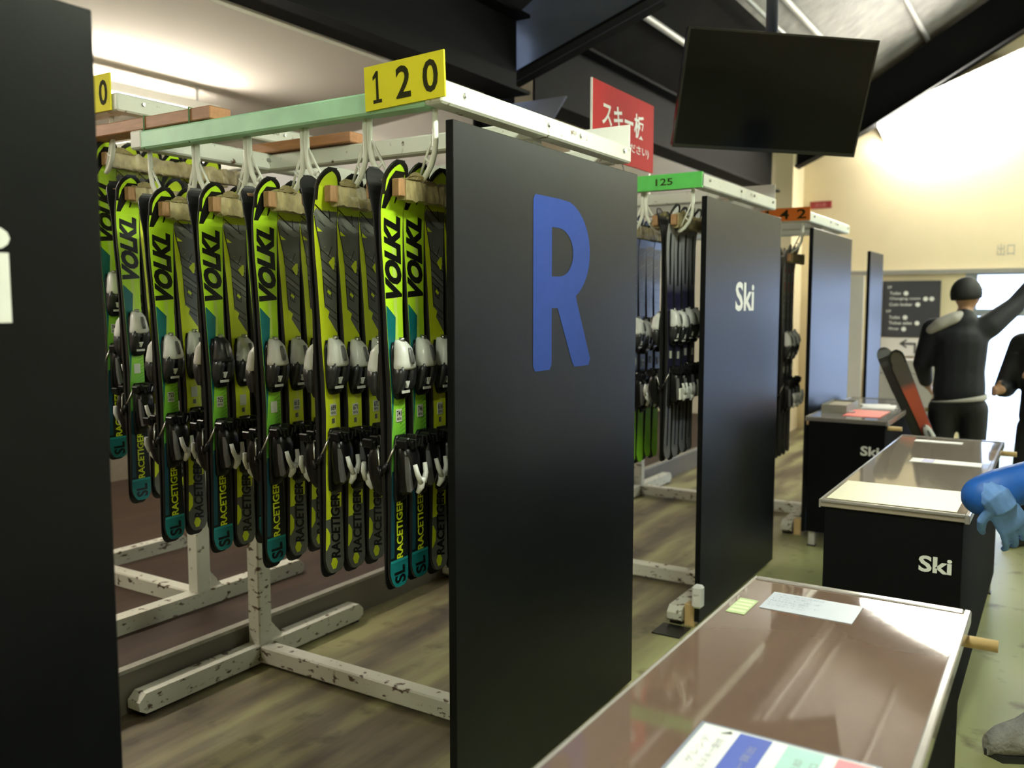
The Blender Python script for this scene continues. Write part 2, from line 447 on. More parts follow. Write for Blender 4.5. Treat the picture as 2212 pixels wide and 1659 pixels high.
# haunched portal rafters: black steel, the near one painted daylight blue, one against the far wall
def rafter(x, pts_low, m, label, ytop=-0.75):
    g = empty('roof_rafter', (x, 3.2, 2.9), label=label, cat='beam')
    o_ = Vector((x, 3.2, 2.9))
    low = pts_low
    top = [(y, roof_z(y) - 0.09) for y in (ytop, 1.7, low[0][0])]
    poly = low + top
    mb = MB(); mb.prism(poly, lambda u, v, w: Vector((w, u, v)) - o_, x - .007, x + .007); mb.build('web', m, g)
    mb = MB()
    for a, b in zip(low[:-1], low[1:]):
        mb.prism([(a[0], a[1]), (b[0], b[1]), (b[0], b[1] + .02), (a[0], a[1] + .02)], lambda u, v, w: Vector((w, u, v)) - o_, x - .1, x + .1)
    mb.build('lower_flange', BLKSTEEL, g)
    return g
rafter(5.0, [(3.17, 2.98), (2.11, 3.33), (0.0, 4.40), (-0.75, 4.85)], BLKSTEEL_LIT, 'sloping black steel rafter with painted blue daylight above the red sign')
rafter(XW - 0.35, [(2.93, 3.12), (2.05, 3.52), (0.5, 4.40), (-0.75, 5.1)], BLKSTEEL, 'dark roof rafter running up above the far cream wall')
# steel column under the near rafter
cg = empty('steel_column', (5.0, 3.29, 0), label='black steel column with a tapered knee under the blue-lit rafter', cat='column')
bx('flange', (-0.1, -0.10, PLZ), (0.1, -0.085, 3.3), BLKSTEEL, cg)
bx('flange', (-0.1, 0.085, PLZ), (0.1, 0.10, 3.3), BLKSTEEL, cg)
bx('web', (-0.007, -0.085, PLZ), (0.007, 0.085, 3.3), BLKSTEEL, cg)
MB().prism([(0.0, 2.25), (0.0, 2.86), (-0.45, 2.86)], lambda u, v, w: (w, u - .1, v), -0.01, 0.01).build('knee_plate', BLKSTEEL_LIT, cg)

# ------------------------------------------------------------------ lamps
def tube_lamp(name, p0, p1, label, col, estr, group=None, n=2, r=0.016, w=0.16, up=(0, 0, 1), hang=0.0):
    p0 = Vector(p0); p1 = Vector(p1); d = (p1 - p0); L = d.length; X = d.normalized()
    Z = Vector(up); Z = (Z - X * Z.dot(X)).normalized(); Y = Z.cross(X)
    e = empty(name, p0, label=label, cat='lamp', group=group)
    M3 = Matrix((X, Y, Z)).transposed()
    f = lambda x, y, z: X * x + Y * y + Z * z
    mb = MB(); prof = [(-w / 2, 0.0), (-w / 2 + w * .19, 0.055), (w / 2 - w * .19, 0.055), (w / 2, 0.0), (w / 2 - .01, -0.004), (-w / 2 + .01, -0.004)]
    mb.prism(prof, lambda u, v, t: f(t, u, v), 0, L)
    mb.build('housing', mat('lamp_housing', (0.75, 0.75, 0.72), rough=0.4, noise_amt=0.03), e)
    if hang:
        for xx in (.15, L - .15): MB().tube([f(xx, 0, .05), f(xx, 0, .05 + hang)], .008, 6).build('hanger', GWHT, e)
    em = mat('tube_' + name + '_%0.1f_%d' % (estr, int(col[2] * 100)), (0.9, 0.9, 0.9), rough=0.4, emit=col, estr=estr)
    for k in range(n):
        yy = (k - (n - 1) / 2) * min(.075, w * .5) if w < .3 else (k - (n - 1) / 2) * .15
        tb = MB().tube([f(0.03, yy, -r - .014), f(L - .03, yy, -r - .014)], r, 8).build('fluorescent_tube', em, e)
        for xx in (0.022, L - .022):
            MB().box(f(xx, yy, -0.02), (.015, .03, .04), rot=M3).build('socket', GWHT, tb)
    return e
AG = 'fluorescent lamps above the aisle'
for i, (x, y) in enumerate(((-1.7, 0.45), (1.38, 0.32), (5.2, -1.4), (7.2, -1.4), (9.2, -1.4))):
    z = 2.95 if i < 2 else 3.55
    tube_lamp('aisle_lamp', (x, y, z), (x + 1.25, y, z), ['twin-tube lamp above the aisle behind the camera', 'twin-tube lamp above the aisle before the R panel', 'twin-tube lamp over the hall beside the middle counter', 'twin-tube lamp over the hall beside the far counter', 'twin-tube lamp over the hall by the doorway'][i], AISLE_C, AISLE_E, AG)
for i, (x, y) in enumerate(((2.45, 4.45), (0.2, 4.45))):
    tube_lamp('storage_lamp', (x, y, 2.70), (x + 1.25, y, 2.70),
              ['white fluorescent lamp on the low white ceiling at the left', 'white fluorescent lamp on the low ceiling behind the left panel'][i], BACK_C, BACK_E, 'lamps on the low ceiling', w=0.075, n=2, hang=0.10)
tube_lamp('wall_lamp', (XW - 0.16, 1.93, 3.52), (XW - 0.16, 0.45, 4.08), 'long glaring tube lamp sloping along the top of the far wall', (1.0, 0.97, 0.85), WALL_E, None, 3, 0.065, 0.50, up=(0.6, 0, 0.8))
tube_lamp('hall_lamp', (6.0, 3.9, 4.3), (7.3, 3.9, 4.3), 'white fluorescent lamp high above the far racks', BACK_C, BACK_E)

# ------------------------------------------------------------------ ski racks
BEAM0, BEAM1 = 2.09, 2.152
def make_rack(x0, z0, yc0, yc1, yp0, yp1, label, green=None, hooks=(), white=RACKW):
    W = 1.20
    e = empty('ski_rack', (x0, yc0, z0), label=label, cat='rack')
    L = yc1 - yc0
    bm_ = lambda n, lo, hi, m, b=0.006: bx(n, lo, hi, m, e, bev=b)
    near = bm_('side_beam', (-0.012, 0.05, BEAM0), (0.05, L - 0.0, BEAM1), green or white)
    bm_('side_beam', (W - 0.05, 0.05, BEAM0), (W, L - 0.0, BEAM1), white)
    bm_('center_beam', (W / 2 - .03, 0.05, BEAM0), (W / 2 + .03, L + .14, BEAM1), white)
    for yy in (0.0, L):
        cb = bm_('cross_beam', (-0.015, yy - 0.012, BEAM0 + .002), (W, yy + 0.05, BEAM1 + .004), white)
        for k, xx in enumerate((0.09, 0.56, 0.78, W - .07)):
            MB().tube([(xx, yy - 0.02, BEAM0 + .04), (xx, yy - 0.01, BEAM0 + .04)], 0.007, 8).build('bolt', STEEL, cb)
    for yy in (yp0 - yc0, yp1 - yc0):
        bm_('post', (W / 2 - .036, yy - .036, 0.085), (W / 2 + .036, yy + .036, BEAM0 + .001), BASEW if yy > L * .6 else white)
        # cross foot with bevelled ends
        ft = MB(); x_a, x_b = W / 2 - .62, W / 2 + .62
        ft.prism([(x_a, .03), (x_a + .03, .012), (x_b - .03, .012), (x_b, .03), (x_b, .062), (x_b - .03, .09), (x_a + .03, .09), (x_a, .062)],
                 lambda u, v, w: (u, w, v), yy - .036, yy + .036)
        fo_ = ft.build('foot', BASEW, e)
        for sx in (x_a + .05, x_b - .05):
            MB().box((sx, yy, .006), (.05, .06, .012)).build('foot_pad', GBLK, fo_)
        gp = MB(); s_ = 1
        gp.prism([(W / 2 + .036, .09), (W / 2 + .12, .09), (W / 2 + .036, .19)], lambda u, v, w: (u, w, v), yy - .004, yy + .004)
        gp.build('gusset', BASEW, e)
    a, b = min(yp0, yp1) - yc0 + .036, max(yp0, yp1) - yc0 - .036
    bm_('base_beam', (W / 2 - .036, a, .014), (W / 2 + .036, b, .088), BASEW)
    for yb in hooks:
        for sg in (-1, 1):
            y_ = yb - yc0
            o_ = 0.119
            path = [(0.034, y_ + sg * o_, BEAM0), (0.036, y_ + sg * o_, 2.005), (0.038, y_ + sg * (o_ - .005), 1.972),
                    (0.042, y_ + sg * (o_ - .020), 1.940), (0.046, y_ + sg * (o_ - .042), 1.914), (0.050, y_ + sg * (o_ - .062), 1.900), (0.053, y_ + sg * (o_ - .076), 1.896)]
            hk = MB().tube(path, 0.0085, 8).build('hook', HOOKW, e)
            br = MB().tube([(0.036, y_ + sg * (o_ - .004), 2.03), (0.050, y_ + sg * (o_ - .070), 1.905)], 0.0042, 6)
            br.tube([(0.040, y_ + sg * (o_ - .040), 1.962), (0.041, y_ + sg * (o_ - .016), 1.940)], 0.0042, 6)
            br.build('brace', HOOKW, hk)
    return e
Y0 = 1.462
BARS1 = [1.63 + 0.255 * k for k in range(5)]
rack1 = make_rack(1.965, 0, Y0, 2.76, 1.55, 2.91, 'white steel ski rack with mint green side beam behind the blue R panel', MINT, BARS1)
rack2 = make_rack(1.985, PLZ - .02, 2.915, 4.35, 3.33, 4.25, 'chipped white steel ski rack on the raised platform behind the green beam', None, [3.13])
rack3 = make_rack(3.955, 0, Y0, 2.76, 1.55, 2.91, 'white steel ski rack with bright green beam numbered 125', None, [1.63, 1.885])
for o in list(rack3.children):
    if o.name.startswith('side_beam') and o.data.vertices[0].co.x < 0.1: pass
rack4 = make_rack(5.965, 0, Y0, 2.76, 1.55, 2.91, 'white steel ski rack under the orange 142 sign', None, [1.63, 1.885])
rack0 = make_rack(-0.275, 0, Y0, 2.76, 1.55, 2.91, 'white steel ski rack behind the black panel at the left edge', None, [])
# bright green tape and number on the 125 beam
gt = empty('beam_tape', (3.94, Y0, BEAM0), label='bright green tape band with the number 125 around the rack beam', cat='tape')
bx('band', (-0.003, -0.012, -0.002), (0.018, 0.37, 0.070), GREEN125, gt)
flat_text('number', '125', (-0.0045, 0.215, 0.018), (0, -1, 0), (0, 0, 1), 0.085, 0.032, INK, gt, bold=0.01)

# ------------------------------------------------------------------ end panels
PX = [(-0.28, 0.93, 'tall black end panel with white lettering at the left edge'),
      (1.972, 3.182, 'tall black end panel with a big blue letter R'),
      (3.955, 5.20, 'tall black end panel with small white word Ski in the middle of the row'),
      (5.962, 7.172, 'tall black end panel with a blue sheen beyond the orange number sign'),
      (7.94, 8.55, 'narrow black end panel farthest along the row')]
PANELS = []
for i, (a, b, lab) in enumerate(PX):
    e = empty('end_panel', (a, 1.43, 0), label=lab, cat='panel', group='end panels of the racks')
    zt = 2.05 if i < 4 else 2.0
    bx('board', (0, 0, 0.03), (b - a, 0.026, zt), BLACKP, e, bev=0.002)
    for xx in (0.12, b - a - .12):
        bx('bracket', (xx - .02, 0.026, 1.2), (xx + .02, 0.04, 1.24), STEEL, e)
    for xx in (0.03, b - a - .03):
        bx('foot_block', (xx - .03, 0.0 + 0.026, 0.0), (xx + .03, 0.075, 0.11), DOWEL, e, bev=.003)
    PANELS.append(e)
e = PANELS[1]
# letter R, rounded heavy strokes, outline and counter
def curve_fill(name, loops, m, parent, fn):
    cu = bpy.data.curves.new('c', 'CURVE'); cu.dimensions = '2D'; cu.fill_mode = 'BOTH'
    for lp in loops:
        s_ = cu.splines.new('POLY'); s_.points.add(len(lp) - 1)
        for p, q in zip(s_.points, lp): p.co = (q[0], q[1], 0, 1)
        s_.use_cyclic_u = True
    o = bpy.data.objects.new('c', cu); COL.objects.link(o)
    dg = bpy.context.evaluated_depsgraph_get(); dg.update()
    me = bpy.data.meshes.new_from_object(o.evaluated_get(dg))
    for v in me.vertices: v.co = fn(v.co.x, v.co.y)
    me.name = name; me.materials.clear(); me.materials.append(m)
    bpy.data.objects.remove(o); bpy.data.curves.remove(cu)
    return obj(name, me, parent)
def arc(cx, cy, rx, ry, a0, a1, n=12):
    return [(cx + rx * math.cos(R(a0 + (a1 - a0) * k / n)), cy + ry * math.sin(R(a0 + (a1 - a0) * k / n))) for k in range(n + 1)]
outer = [(0.0, 0.03), (0.03, 0.0), (0.27, 0.0), (0.30, 0.03), (0.30, 0.36), (0.40, 0.36)] + [(0.66, 0.03), (0.70, 0.0), (0.97, 0.0), (1.0, 0.04), (0.74, 0.40)] + \
    arc(0.50, 0.70, 0.48, 0.30, -62, 78, 18) + [(0.42, 1.0), (0.03, 1.0), (0.0, 0.97)]
inner = [(0.30, 0.545), (0.30, 0.83)] + arc(0.42, 0.688, 0.25, 0.142, 90, -90, 12)
curve_fill('letter_r', [outer, inner], BLUEINK, e, lambda u, v: Vector((2.395 - 1.972 + u * 0.395, -0.0008, 1.338 + v * 0.558)))
flat_text('lettering', 'Ski', (4.395 - 3.955, -0.0008, 1.517), (1, 0, 0), (0, 0, 1), 0.31, 0.150, WHITEINK, PANELS[2], bold=0.025)
flat_text('lettering', 'Ski', (0.772 + 0.28 - 0.345, -0.0008, 1.520), (1, 0, 0), (0, 0, 1), 0.345, 0.165, WHITEINK, PANELS[0], bold=0.03)
# foot plate at the base of the middle panel
bx('floor_plate', (3.78, 1.46, 0.0), (3.93, 1.60, 0.006), GBLK, label='flat black plate on the floor at the foot of the Ski panel', cat='plate')
cw = empty('panel_clamp', (3.935, 1.43, 0.11), label='small white plastic clamp on the wooden block of the Ski panel', cat='clamp')
MB().box((0, 0, 0.055), (.05, .05, .11), bev=.01).build('body', GWHT, cw)
MB().tube([(-.03, 0, .08), (.03, 0, .08)], .012, 8).build('pin', GWHT, cw)

# ------------------------------------------------------------------ number signs on the beams
def number_sign(name, x, y0, y1, z0, z1, body, m, label, dw, dh, gap=None, face=-1, tilt=0.0, ink=INK):
    e = empty(name, (x, y1, z0), label=label, cat='sign')
    bx('board', (-0.003, y0 - y1, 0), (0.003, 0, z1 - z0), m, e)
    n = len(body); H = z1 - z0; Wd = y1 - y0
    if body.strip():
        for k, ch in enumerate(body):
            mb = MB()
            cxk = (k + 0.5) / n * Wd
            wch = dw * (0.72 if ch == '1' else 1.0)
            fn_ = lambda a, b, c=cxk, w_=wch: Vector((-0.0036, -(c + (a - .5) * w_), (H - dh) / 2 + b * dh))
            if ch == '1': mb.add([fn_(a, b) for a, b in ((.08, 0), (.92, 0), (.92, .11), (.62, .11), (.62, 1), (.42, 1), (.08, .84), (.08, .72), (.38, .80), (.38, .11), (.08, .11))], [tuple(range(11))])
            else: text_on(mb, ch, lambda a, b, c=cxk, w_=wch: Vector((-0.0036, -(c + (a - .5) * w_), (H - dh) / 2 + b * dh)), 0.02)
            me = bpy.data.meshes.new('digit'); me.from_pydata(mb.v, [], mb.f); me.materials.append(ink)
            obj('digit', me, e)
    return e
s = number_sign('number_sign', 1.947, 1.435, 1.715, 2.096, 2.218, '120', YSIGN, 'yellow sign with dark number 120 on the mint green beam', 0.052, 0.088)
s.rotation_euler = (R(-2.0), 0, 0)
number_sign('number_sign', 1.965, 2.93, 3.17, 2.245, 2.375, '110', YSIGN, 'yellow sign showing only a zero beside the left black panel', 0.05, 0.09)
number_sign('number_sign', 5.944, 1.45, 1.78, 2.10, 2.185, '142', OSIGN, 'orange sign with dark number 142 farther along the row', 0.06, 0.062)
for x, lab in ((3.172, 'blank white back of a sign on the far end of the R rack beam'), (5.165, 'blank white back of a sign on the far end of the 125 rack beam')):
    e = empty('sign_back', (x, 1.46, BEAM0 + .04), label=lab, cat='sign')
    bx('board', (-.003, 0, 0), (.003, 0.26, 0.11), WSIGN, e, bev=.001)
    bx('tape', (-.004, 0.02, 0.002), (-.003, 0.24, 0.016), HOOKW, e)

# red sign on its brackets
rs = empty('red_sign', (3.85, 1.97, 2.27), label='red hanging sign with white Japanese lettering above the racks', cat='sign')
bx('board', (0, 0, 0), (0.735, 0.008, 0.36), REDS, rs)
bx('edge', (-.004, -.001, 0), (0, .009, .36), WSIGN, rs)
flat_text('lettering', 'スキー板', (0.105, -.001, .155), (1, 0, 0), (0, 0, 1), .50, .125, WHITEINK, rs, bold=0.02)
flat_text('small_lettering', '(お渡しください)', (0.10, -.001, .065), (1, 0, 0), (0, 0, 1), .57, .055, WHITEINK, rs, bold=0.008)
for xx in (0.135, 0.70):
    bx('bracket', (xx, .008, -0.12), (xx + .02, .014, .30), STEEL, rs)

# ------------------------------------------------------------------ skis
SKI_L = 1.22
def lerp(a, b, t): return a + (b - a) * t
def interp(tab, x):
    if x <= tab[0][0]: return tab[0][1]
    for (a, va), (b, vb) in zip(tab[:-1], tab[1:]):
        if x <= b:
            t = (x - a) / (b - a); t = t * t * (3 - 2 * t)
            return lerp(va, vb, t)
    return tab[-1][1]
WID = [(0.0, 0.082), (0.05, 0.086), (0.25, 0.074), (0.52, 0.066), (0.80, 0.078), (1.02, 0.098), (1.10, 0.101), (1.22, 0.10)]
BAS = [(0.0, 0.008), (0.06, 0.003), (0.30, 0.004), (0.52, 0.006), (0.80, 0.004), (1.00, 0.004), (1.08, 0.008), (1.15, 0.021), (1.22, 0.043)]
THK = [(0.0, 0.006), (0.15, 0.009), (0.52, 0.015), (0.9, 0.009), (1.1, 0.006), (1.22, 0.005)]
def ski_w(t):
    w = interp(WID, t)
    if t < 0.045: w *= math.sqrt(max(0.0, 1 - (1 - t / 0.045) ** 2)) * 0.62 + 0.38
    if t > 1.165: w *= math.sqrt(max(0.03, 1 - ((t - 1.165) / 0.0555) ** 2))
    return w
def top_y(t): return -(interp(BAS, t) + interp(THK, t))
def ski_body_mesh(name, topmat, edgemat, basemat):
    st = [0.0, .004, .012, .025, .045, .08, .14, .22, .30, .40, .50, .60, .70, .80, .90, .97, 1.03, 1.08, 1.11, 1.14, 1.165, 1.18, 1.193, 1.204, 1.212, 1.217, 1.2195]
    mb = MB(); n = 6; vs = []
    for t in st:
        w = ski_w(t) / 2; b = interp(BAS, t); h = interp(THK, t); c = min(.003, h * .4)
        for (u, y) in ((-w, -b), (w, -b), (w, -b - h + c), (w - c, -b - h), (-w + c, -b - h), (-w, -b - h + c)):
            vs.append((u, y, t))
    mb.v = vs
    for i in range(len(st) - 1):
        for k in range(n):
            a, b_, c_, d_ = i * n + k, i * n + (k + 1) % n, (i + 1) * n + (k + 1) % n, (i + 1) * n + k
            mb.f.append((a, b_, c_, d_)); mb.m.append(2 if k == 0 else (0 if k == 3 else 1)); mb.sm.append(False)
    mb.f.append(tuple(range(n))[::-1]); mb.m.append(1); mb.sm.append(False)
    o = (len(st) - 1) * n
    mb.f.append(tuple(o + k for k in range(n))); mb.m.append(1); mb.sm.append(False)
    return mb.mesh(name, [topmat, edgemat, basemat])
def surf(u, t, lift=0.0007): return (u, top_y(t) - lift, t)
def decal_poly(pts, lift, mat_, name, step=0.06):
    """pts: list of (t, u_left, u_right) rows -> strip lying on the top sheet"""
    mb = MB(); rows = []
    for (a, b) in zip(pts[:-1], pts[1:]):
        k = max(1, int((b[0] - a[0]) / step))
        for i in range(k): rows.append(tuple(lerp(a[j], b[j], i / k) for j in range(3)))
    rows.append(pts[-1])
    for r_ in rows: mb.v += [surf(r_[1], r_[0], lift), surf(r_[2], r_[0], lift)]
    for i in range(len(rows) - 1):
        mb.f.append((2 * i, 2 * i + 1, 2 * i + 3, 2 * i + 2)); mb.m.append(0); mb.sm.append(False)
    me = bpy.data.meshes.new(name); me.from_pydata(mb.v, [], mb.f); me.materials.append(mat_)
    return me
def decal_text(body, t0, t1, u0, u1, mat_, name, bold=0.02, shear=0.0, lift=0.0009):
    """reads upwards along the ski; letter tops point to the viewer's left"""
    mb = MB()
    text_on(mb, body, lambda a, b: surf(lerp(u1, u0, b), lerp(t0, t1, a), lift), bold, shear)
    me = bpy.data.meshes.new(name); me.from_pydata(mb.v, [], mb.f); me.materials.append(mat_)
    return me
def merge_meshes(name, mes):
    vs = []; fs = []; mi = []; ms = []
    for me in mes:
        o = len(vs); vs += [tuple(v.co) for v in me.vertices]
        m = me.materials[0]
        if m not in ms: ms.append(m)
        for p in me.polygons: fs.append(tuple(i + o for i in p.vertices)); mi.append(ms.index(m))
    me = bpy.data.meshes.new(name); me.from_pydata(vs, [], fs)
    for m in ms: me.materials.append(m)
    me.polygons.foreach_set('material_index', mi)
    return me

LIME = (0.58, 0.93, 0.03); YEL = (0.80, 0.92, 0.025); TEAL = (0.005, 0.16, 0.17); GRN = (0.13, 0.50, 0.05)
DK = (0.008, 0.012, 0.012)
topA = ramp_mat('topsheet_lime', [(0.0, (0.01, 0.20, 0.22)), (0.073, (0.01, 0.20, 0.22)), (0.076, DK), (0.33, DK), (0.335, (0.12, 0.46, 0.07)), (0.45, (0.22, 0.64, 0.06)), (0.62, (0.46, 0.86, 0.035)), (0.80, LIME), (1.2, LIME)])
topB = ramp_mat('topsheet_yellow', [(0.0, (0.17, 0.18, 0.16)), (0.25, (0.12, 0.12, 0.10)), (0.30, (0.30, 0.34, 0.05)), (0.36, YEL), (1.03, YEL), (1.2, (0.50, 0.66, 0.03))])
topC = ramp_mat('topsheet_charcoal', [(0.0, (0.36, 0.90, 0.03)), (0.27, (0.36, 0.90, 0.03)), (0.275, (0.02, 0.02, 0.02)), (1.2, (0.035, 0.035, 0.036))])
topD = ramp_mat('topsheet_silver', [(0.0, (0.34, 0.34, 0.38)), (0.33, (0.24, 0.24, 0.28)), (0.42, (0.025, 0.025, 0.07)), (0.80, (0.03, 0.03, 0.11)), (0.88, (0.42, 0.42, 0.50)), (1.2, (0.88, 0.88, 0.92))])
topE = ramp_mat('topsheet_slate', [(0.0, (0.05, 0.05, 0.06)), (0.5, (0.03, 0.03, 0.035)), (0.75, (0.12, 0.13, 0.16)), (1.2, (0.22, 0.22, 0.26))])
topF = ramp_mat('topsheet_red', [(0.0, (0.30, 0.32, 0.26)), (0.12, (0.55, 0.05, 0.03)), (0.6, (0.60, 0.09, 0.05)), (0.95, (0.5, 0.1, 0.06)), (1.0, (0.09, 0.08, 0.08)), (1.2, (0.09, 0.08, 0.08))])
BASEM = mat('ski_base', (0.015, 0.015, 0.016), rough=0.35, noise_amt=0.1)
EDGEA = mat('ski_sidewall', (0.008, 0.008, 0.009), rough=0.35, noise_amt=0.1)
TEALM = mat('teal_print', TEAL, rough=0.4, noise_amt=0.1)
TEALL = mat('light_teal_print', (0.02, 0.34, 0.38), rough=0.4, noise_amt=0.1)
YELM = mat('yellow_print', YEL, rough=0.4, noise_amt=0.08)
GRYM = mat('grey_print', (0.15, 0.153, 0.14), rough=0.4, noise_amt=0.15)
GRYL2 = mat('mid_grey_print', (0.23, 0.235, 0.215), rough=0.4, noise_amt=0.12)
GRYL = mat('pale_grey_print', (0.36, 0.37, 0.34), rough=0.4, noise_amt=0.1)
GRND = mat('green_hatch_print', (0.04, 0.25, 0.05), rough=0.4, noise_amt=0.1)
PALEL = mat('pale_lime_print', (0.62, 0.86, 0.16), rough=0.4, noise_amt=0.05)
BLKD = mat('ski_black_print', (0.006, 0.006, 0.006), rough=0.35, noise_amt=0.05)
NAVY = mat('navy_print', (0.012, 0.012, 0.06), rough=0.4, noise_amt=0.1)

# --- binding meshes (local to the ski; o = height above the top sheet towards the viewer)
def ell_ring(t, hw, h, o0=0.0, n=12, sq=0.7):
    ty = top_y(t); pts = []
    for k in range(n):
        a = 2 * PI * k / n; c, s_ = math.cos(a), math.sin(a)
        c = math.copysign(abs(c) ** sq, c); s_ = math.copysign(abs(s_) ** sq, s_)
        pts.append((c * hw, ty - o0 - h / 2 - s_ * h / 2, t))
    return pts
def bloft(rows, n=12, sq=0.7):
    """rows of (t, half width, height, base offset)"""
    return MB().loft([ell_ring(t, w, h, o0, n, sq) for (t, w, h, o0) in rows])
toe_cap = bloft([(.722, .012, .016, .004), (.715, .019, .030, .003), (.698, .026, .045, .003), (.675, .029, .050, .003), (.655, .033, .052, .003), (.644, .034, .050, .004), (.638, .030, .042, .006)]).mesh('toe_cap', GWHT)
toe_top = MB().tube([(0, top_y(.72) - .022, .716), (0, top_y(.72) - .024, .728)], .009, 10).mesh('adjusting_screw', STEEL)
toe_win = bloft([(.700, .005, .004, .047), (.69, .008, .006, .050), (.668, .009, .006, .055), (.655, .006, .004, .057)], 8).mesh('release_window', GGRY)
mbw = MB()
for sg in (-1, 1):
    mbw.loft([[(x + sg * dx, y, t) for (x, y) in ((-.010, top_y(.62) - .012), (.010, top_y(.62) - .012), (.012, top_y(.62) - h), (-.012, top_y(.62) - h))] for (t, dx, h) in ((.648, .019, .046), (.625, .021, .045), (.596, .022, .038), (.572, .020, .026))])
mbw.box((0, top_y(.62) - .03, .63), (.05, .016, .012))
toe_wings = mbw.mesh('toe_wings', GDRK)
toe_base = bloft([(.715, .022, .008, 0), (.69, .030, .010, 0), (.60, .032, .014, 0), (.575, .031, .022, 0), (.558, .024, .020, 0), (.552, .015, .012, 0)]).mesh('toe_base', GBLK)
toe_strip = MB().box((0, top_y(.585) - .029, .575), (.034, .003, .008)).mesh('stop_strip', GWHT)
toe_tip = MB().prism([(-.010, 0), (.010, 0), (0, -.020)], lambda u, v, w: (u - .004, w, .606 + v), top_y(.6) - .041, top_y(.6) - .030).mesh('wing_tip', GWHT)
# heel
heel_base = bloft([(.450, .020, .010, 0), (.44, .027, .013, 0), (.30, .029, .015, 0), (.262, .026, .012, 0), (.255, .018, .008, 0)]).mesh('heel_base', GBLK)
heel_body = bloft([(.425, .020, .030, .01), (.415, .030, .044, .01), (.39, .034, .052, .01), (.36, .033, .056, .01), (.325, .029, .052, .01), (.295, .026, .040, .01), (.278, .018, .026, .01)]).mesh('heel_body', GBLK)
heel_side = MB().prism([(-.034, .395), (-.026, .37), (-.014, .30), (-.026, .292), (-.032, .33)], lambda u, v, w: (u, top_y(.35) - w, v), .050, .064).mesh('heel_cheek', GGRY)
mbw = MB()
ty = top_y(.34)
for sg in (-1, 1):
    mbw.tube([(sg * .022, ty - .078, .372), (sg * .019, ty - .084, .345), (sg * .006, ty - .086, .318)], [.0065, .0075, .008], 8)
mbw.tube([(0, ty - .084, .334), (-.003, ty - .082, .305), (-.008, ty - .074, .288)], [.012, .010, .006], 8)
heel_lever = mbw.mesh('heel_lever', GWHT)
mbw = MB()
for sg in (-1, 1):
    mbw.tube([(sg * .030, top_y(.43) - .012, .425), (sg * .038, top_y(.43) - .004, .40), (sg * .050, top_y(.43) + .010, .365)], .0032, 6)
mbw.tube([(-.030, top_y(.43) - .012, .425), (.030, top_y(.43) - .012, .425)], .0032, 6)
for sg in (-1, 1):
    mbw.tube([(sg * .048, top_y(.43) + .006, .372), (sg * .054, top_y(.43) + .016, .345)], [.006, .008], 6, mi=1)
brake_arm = mbw.mesh('brake_arm', [STEEL, GBLK])
rr_ = random.Random(3)
mbw = MB()
for k in range(7):
    u = -.036 + .012 * k; t = .425 + rr_.uniform(0, .018)
    mbw.box((u, top_y(.42) - .03 - rr_.uniform(0, .02), t), (.012, .035, .026), rot=Matrix.Rotation(rr_.uniform(-.5, .5), 3, 'Y'), bev=.003)
heel_top = mbw.mesh('brake_pedal', GBLK)
mbw = MB().box((0, top_y(.505) - .0012, .505), (.026, .0012, .036))
stk_mesh = mbw.mesh('number_sticker', STK)
def number_mesh(num):
    return merge_meshes('sticker_number', [decal_flat_text(num, -.0105, .0105, .503, .519), decal_flat_text('RENTAL', -.010, .010, .492, .499)])
def decal_flat_text(body, u0, u1, t0, t1):
    mb = MB(); text_on(mb, body, lambda a, b: (lerp(u0, u1, a), top_y(.505) - .0022, lerp(t0, t1, b)), 0.02)
    me = bpy.data.meshes.new('n'); me.from_pydata(mb.v, [], mb.f); me.materials.append(BLKINK); return me

def w2(t): return ski_w(t) / 2 - .004
# graphics
A_letters = decal_text('VOLKL', .838, 1.070, -.037, .036, BLKD, 'brand_lettering', bold=0.06, shear=0.35)
A_wedge = decal_poly([(.46, -w2(.46), -w2(.46) + .0005), (.56, -w2(.56), -.019), (.70, -w2(.70), -.004), (.785, -w2(.785), .004), (.818, -w2(.818), -w2(.818) + .003)], .0006, TEALM, 'teal_wedge')
A_stripe = decal_poly([(.60, -.004, .010), (.80, -.002, .012), (1.0, -.004, .012)], .0005, PALEL, 'pale_stripe')
A_racer = decal_text('RACETIGER', .083, .262, -.012, .016, YELM, 'tail_lettering', bold=0.03)
A_stail = decal_poly([(.09, -w2(.09), -w2(.09) + .016), (.30, -w2(.30), -.018), (.345, -w2(.345), -.016)], .0006, mat('petrol_print', (0.01, 0.07, 0.10), rough=.4, noise_amt=.1), 'petrol_edge')
A_band = decal_poly([(.074, -w2(.074), w2(.074)), (.082, -w2(.08), w2(.08))], .0007, TEALL, 'tail_band')
A_sl = decal_text('SL', .012, .060, -.024, .024, BLKD, 'tail_mark', bold=0.03)
hm = []
rr_ = random.Random(5)
for k in range(16):
    t = .36 + k * .012
    u0 = -.006 + rr_.uniform(0, .012); hm.append(decal_poly([(t, u0, u0 + .002), (t + .010, w2(t) - .004, w2(t))], .0006, GRND, 'h'))
A_hatch = merge_meshes('green_hatching', hm)
A_tip = decal_poly([(1.085, -w2(1.085), -.030), (1.13, -.040, -.006), (1.165, -.028, .022), (1.19, -.012, .034)], .0006, BLKD, 'tip_flash')
A_tip2 = decal_poly([(1.10, .004, .008), (1.14, .010, .022), (1.17, .020, .032), (1.185, .026, .030)], .0006, BLKD, 'tip_flash')
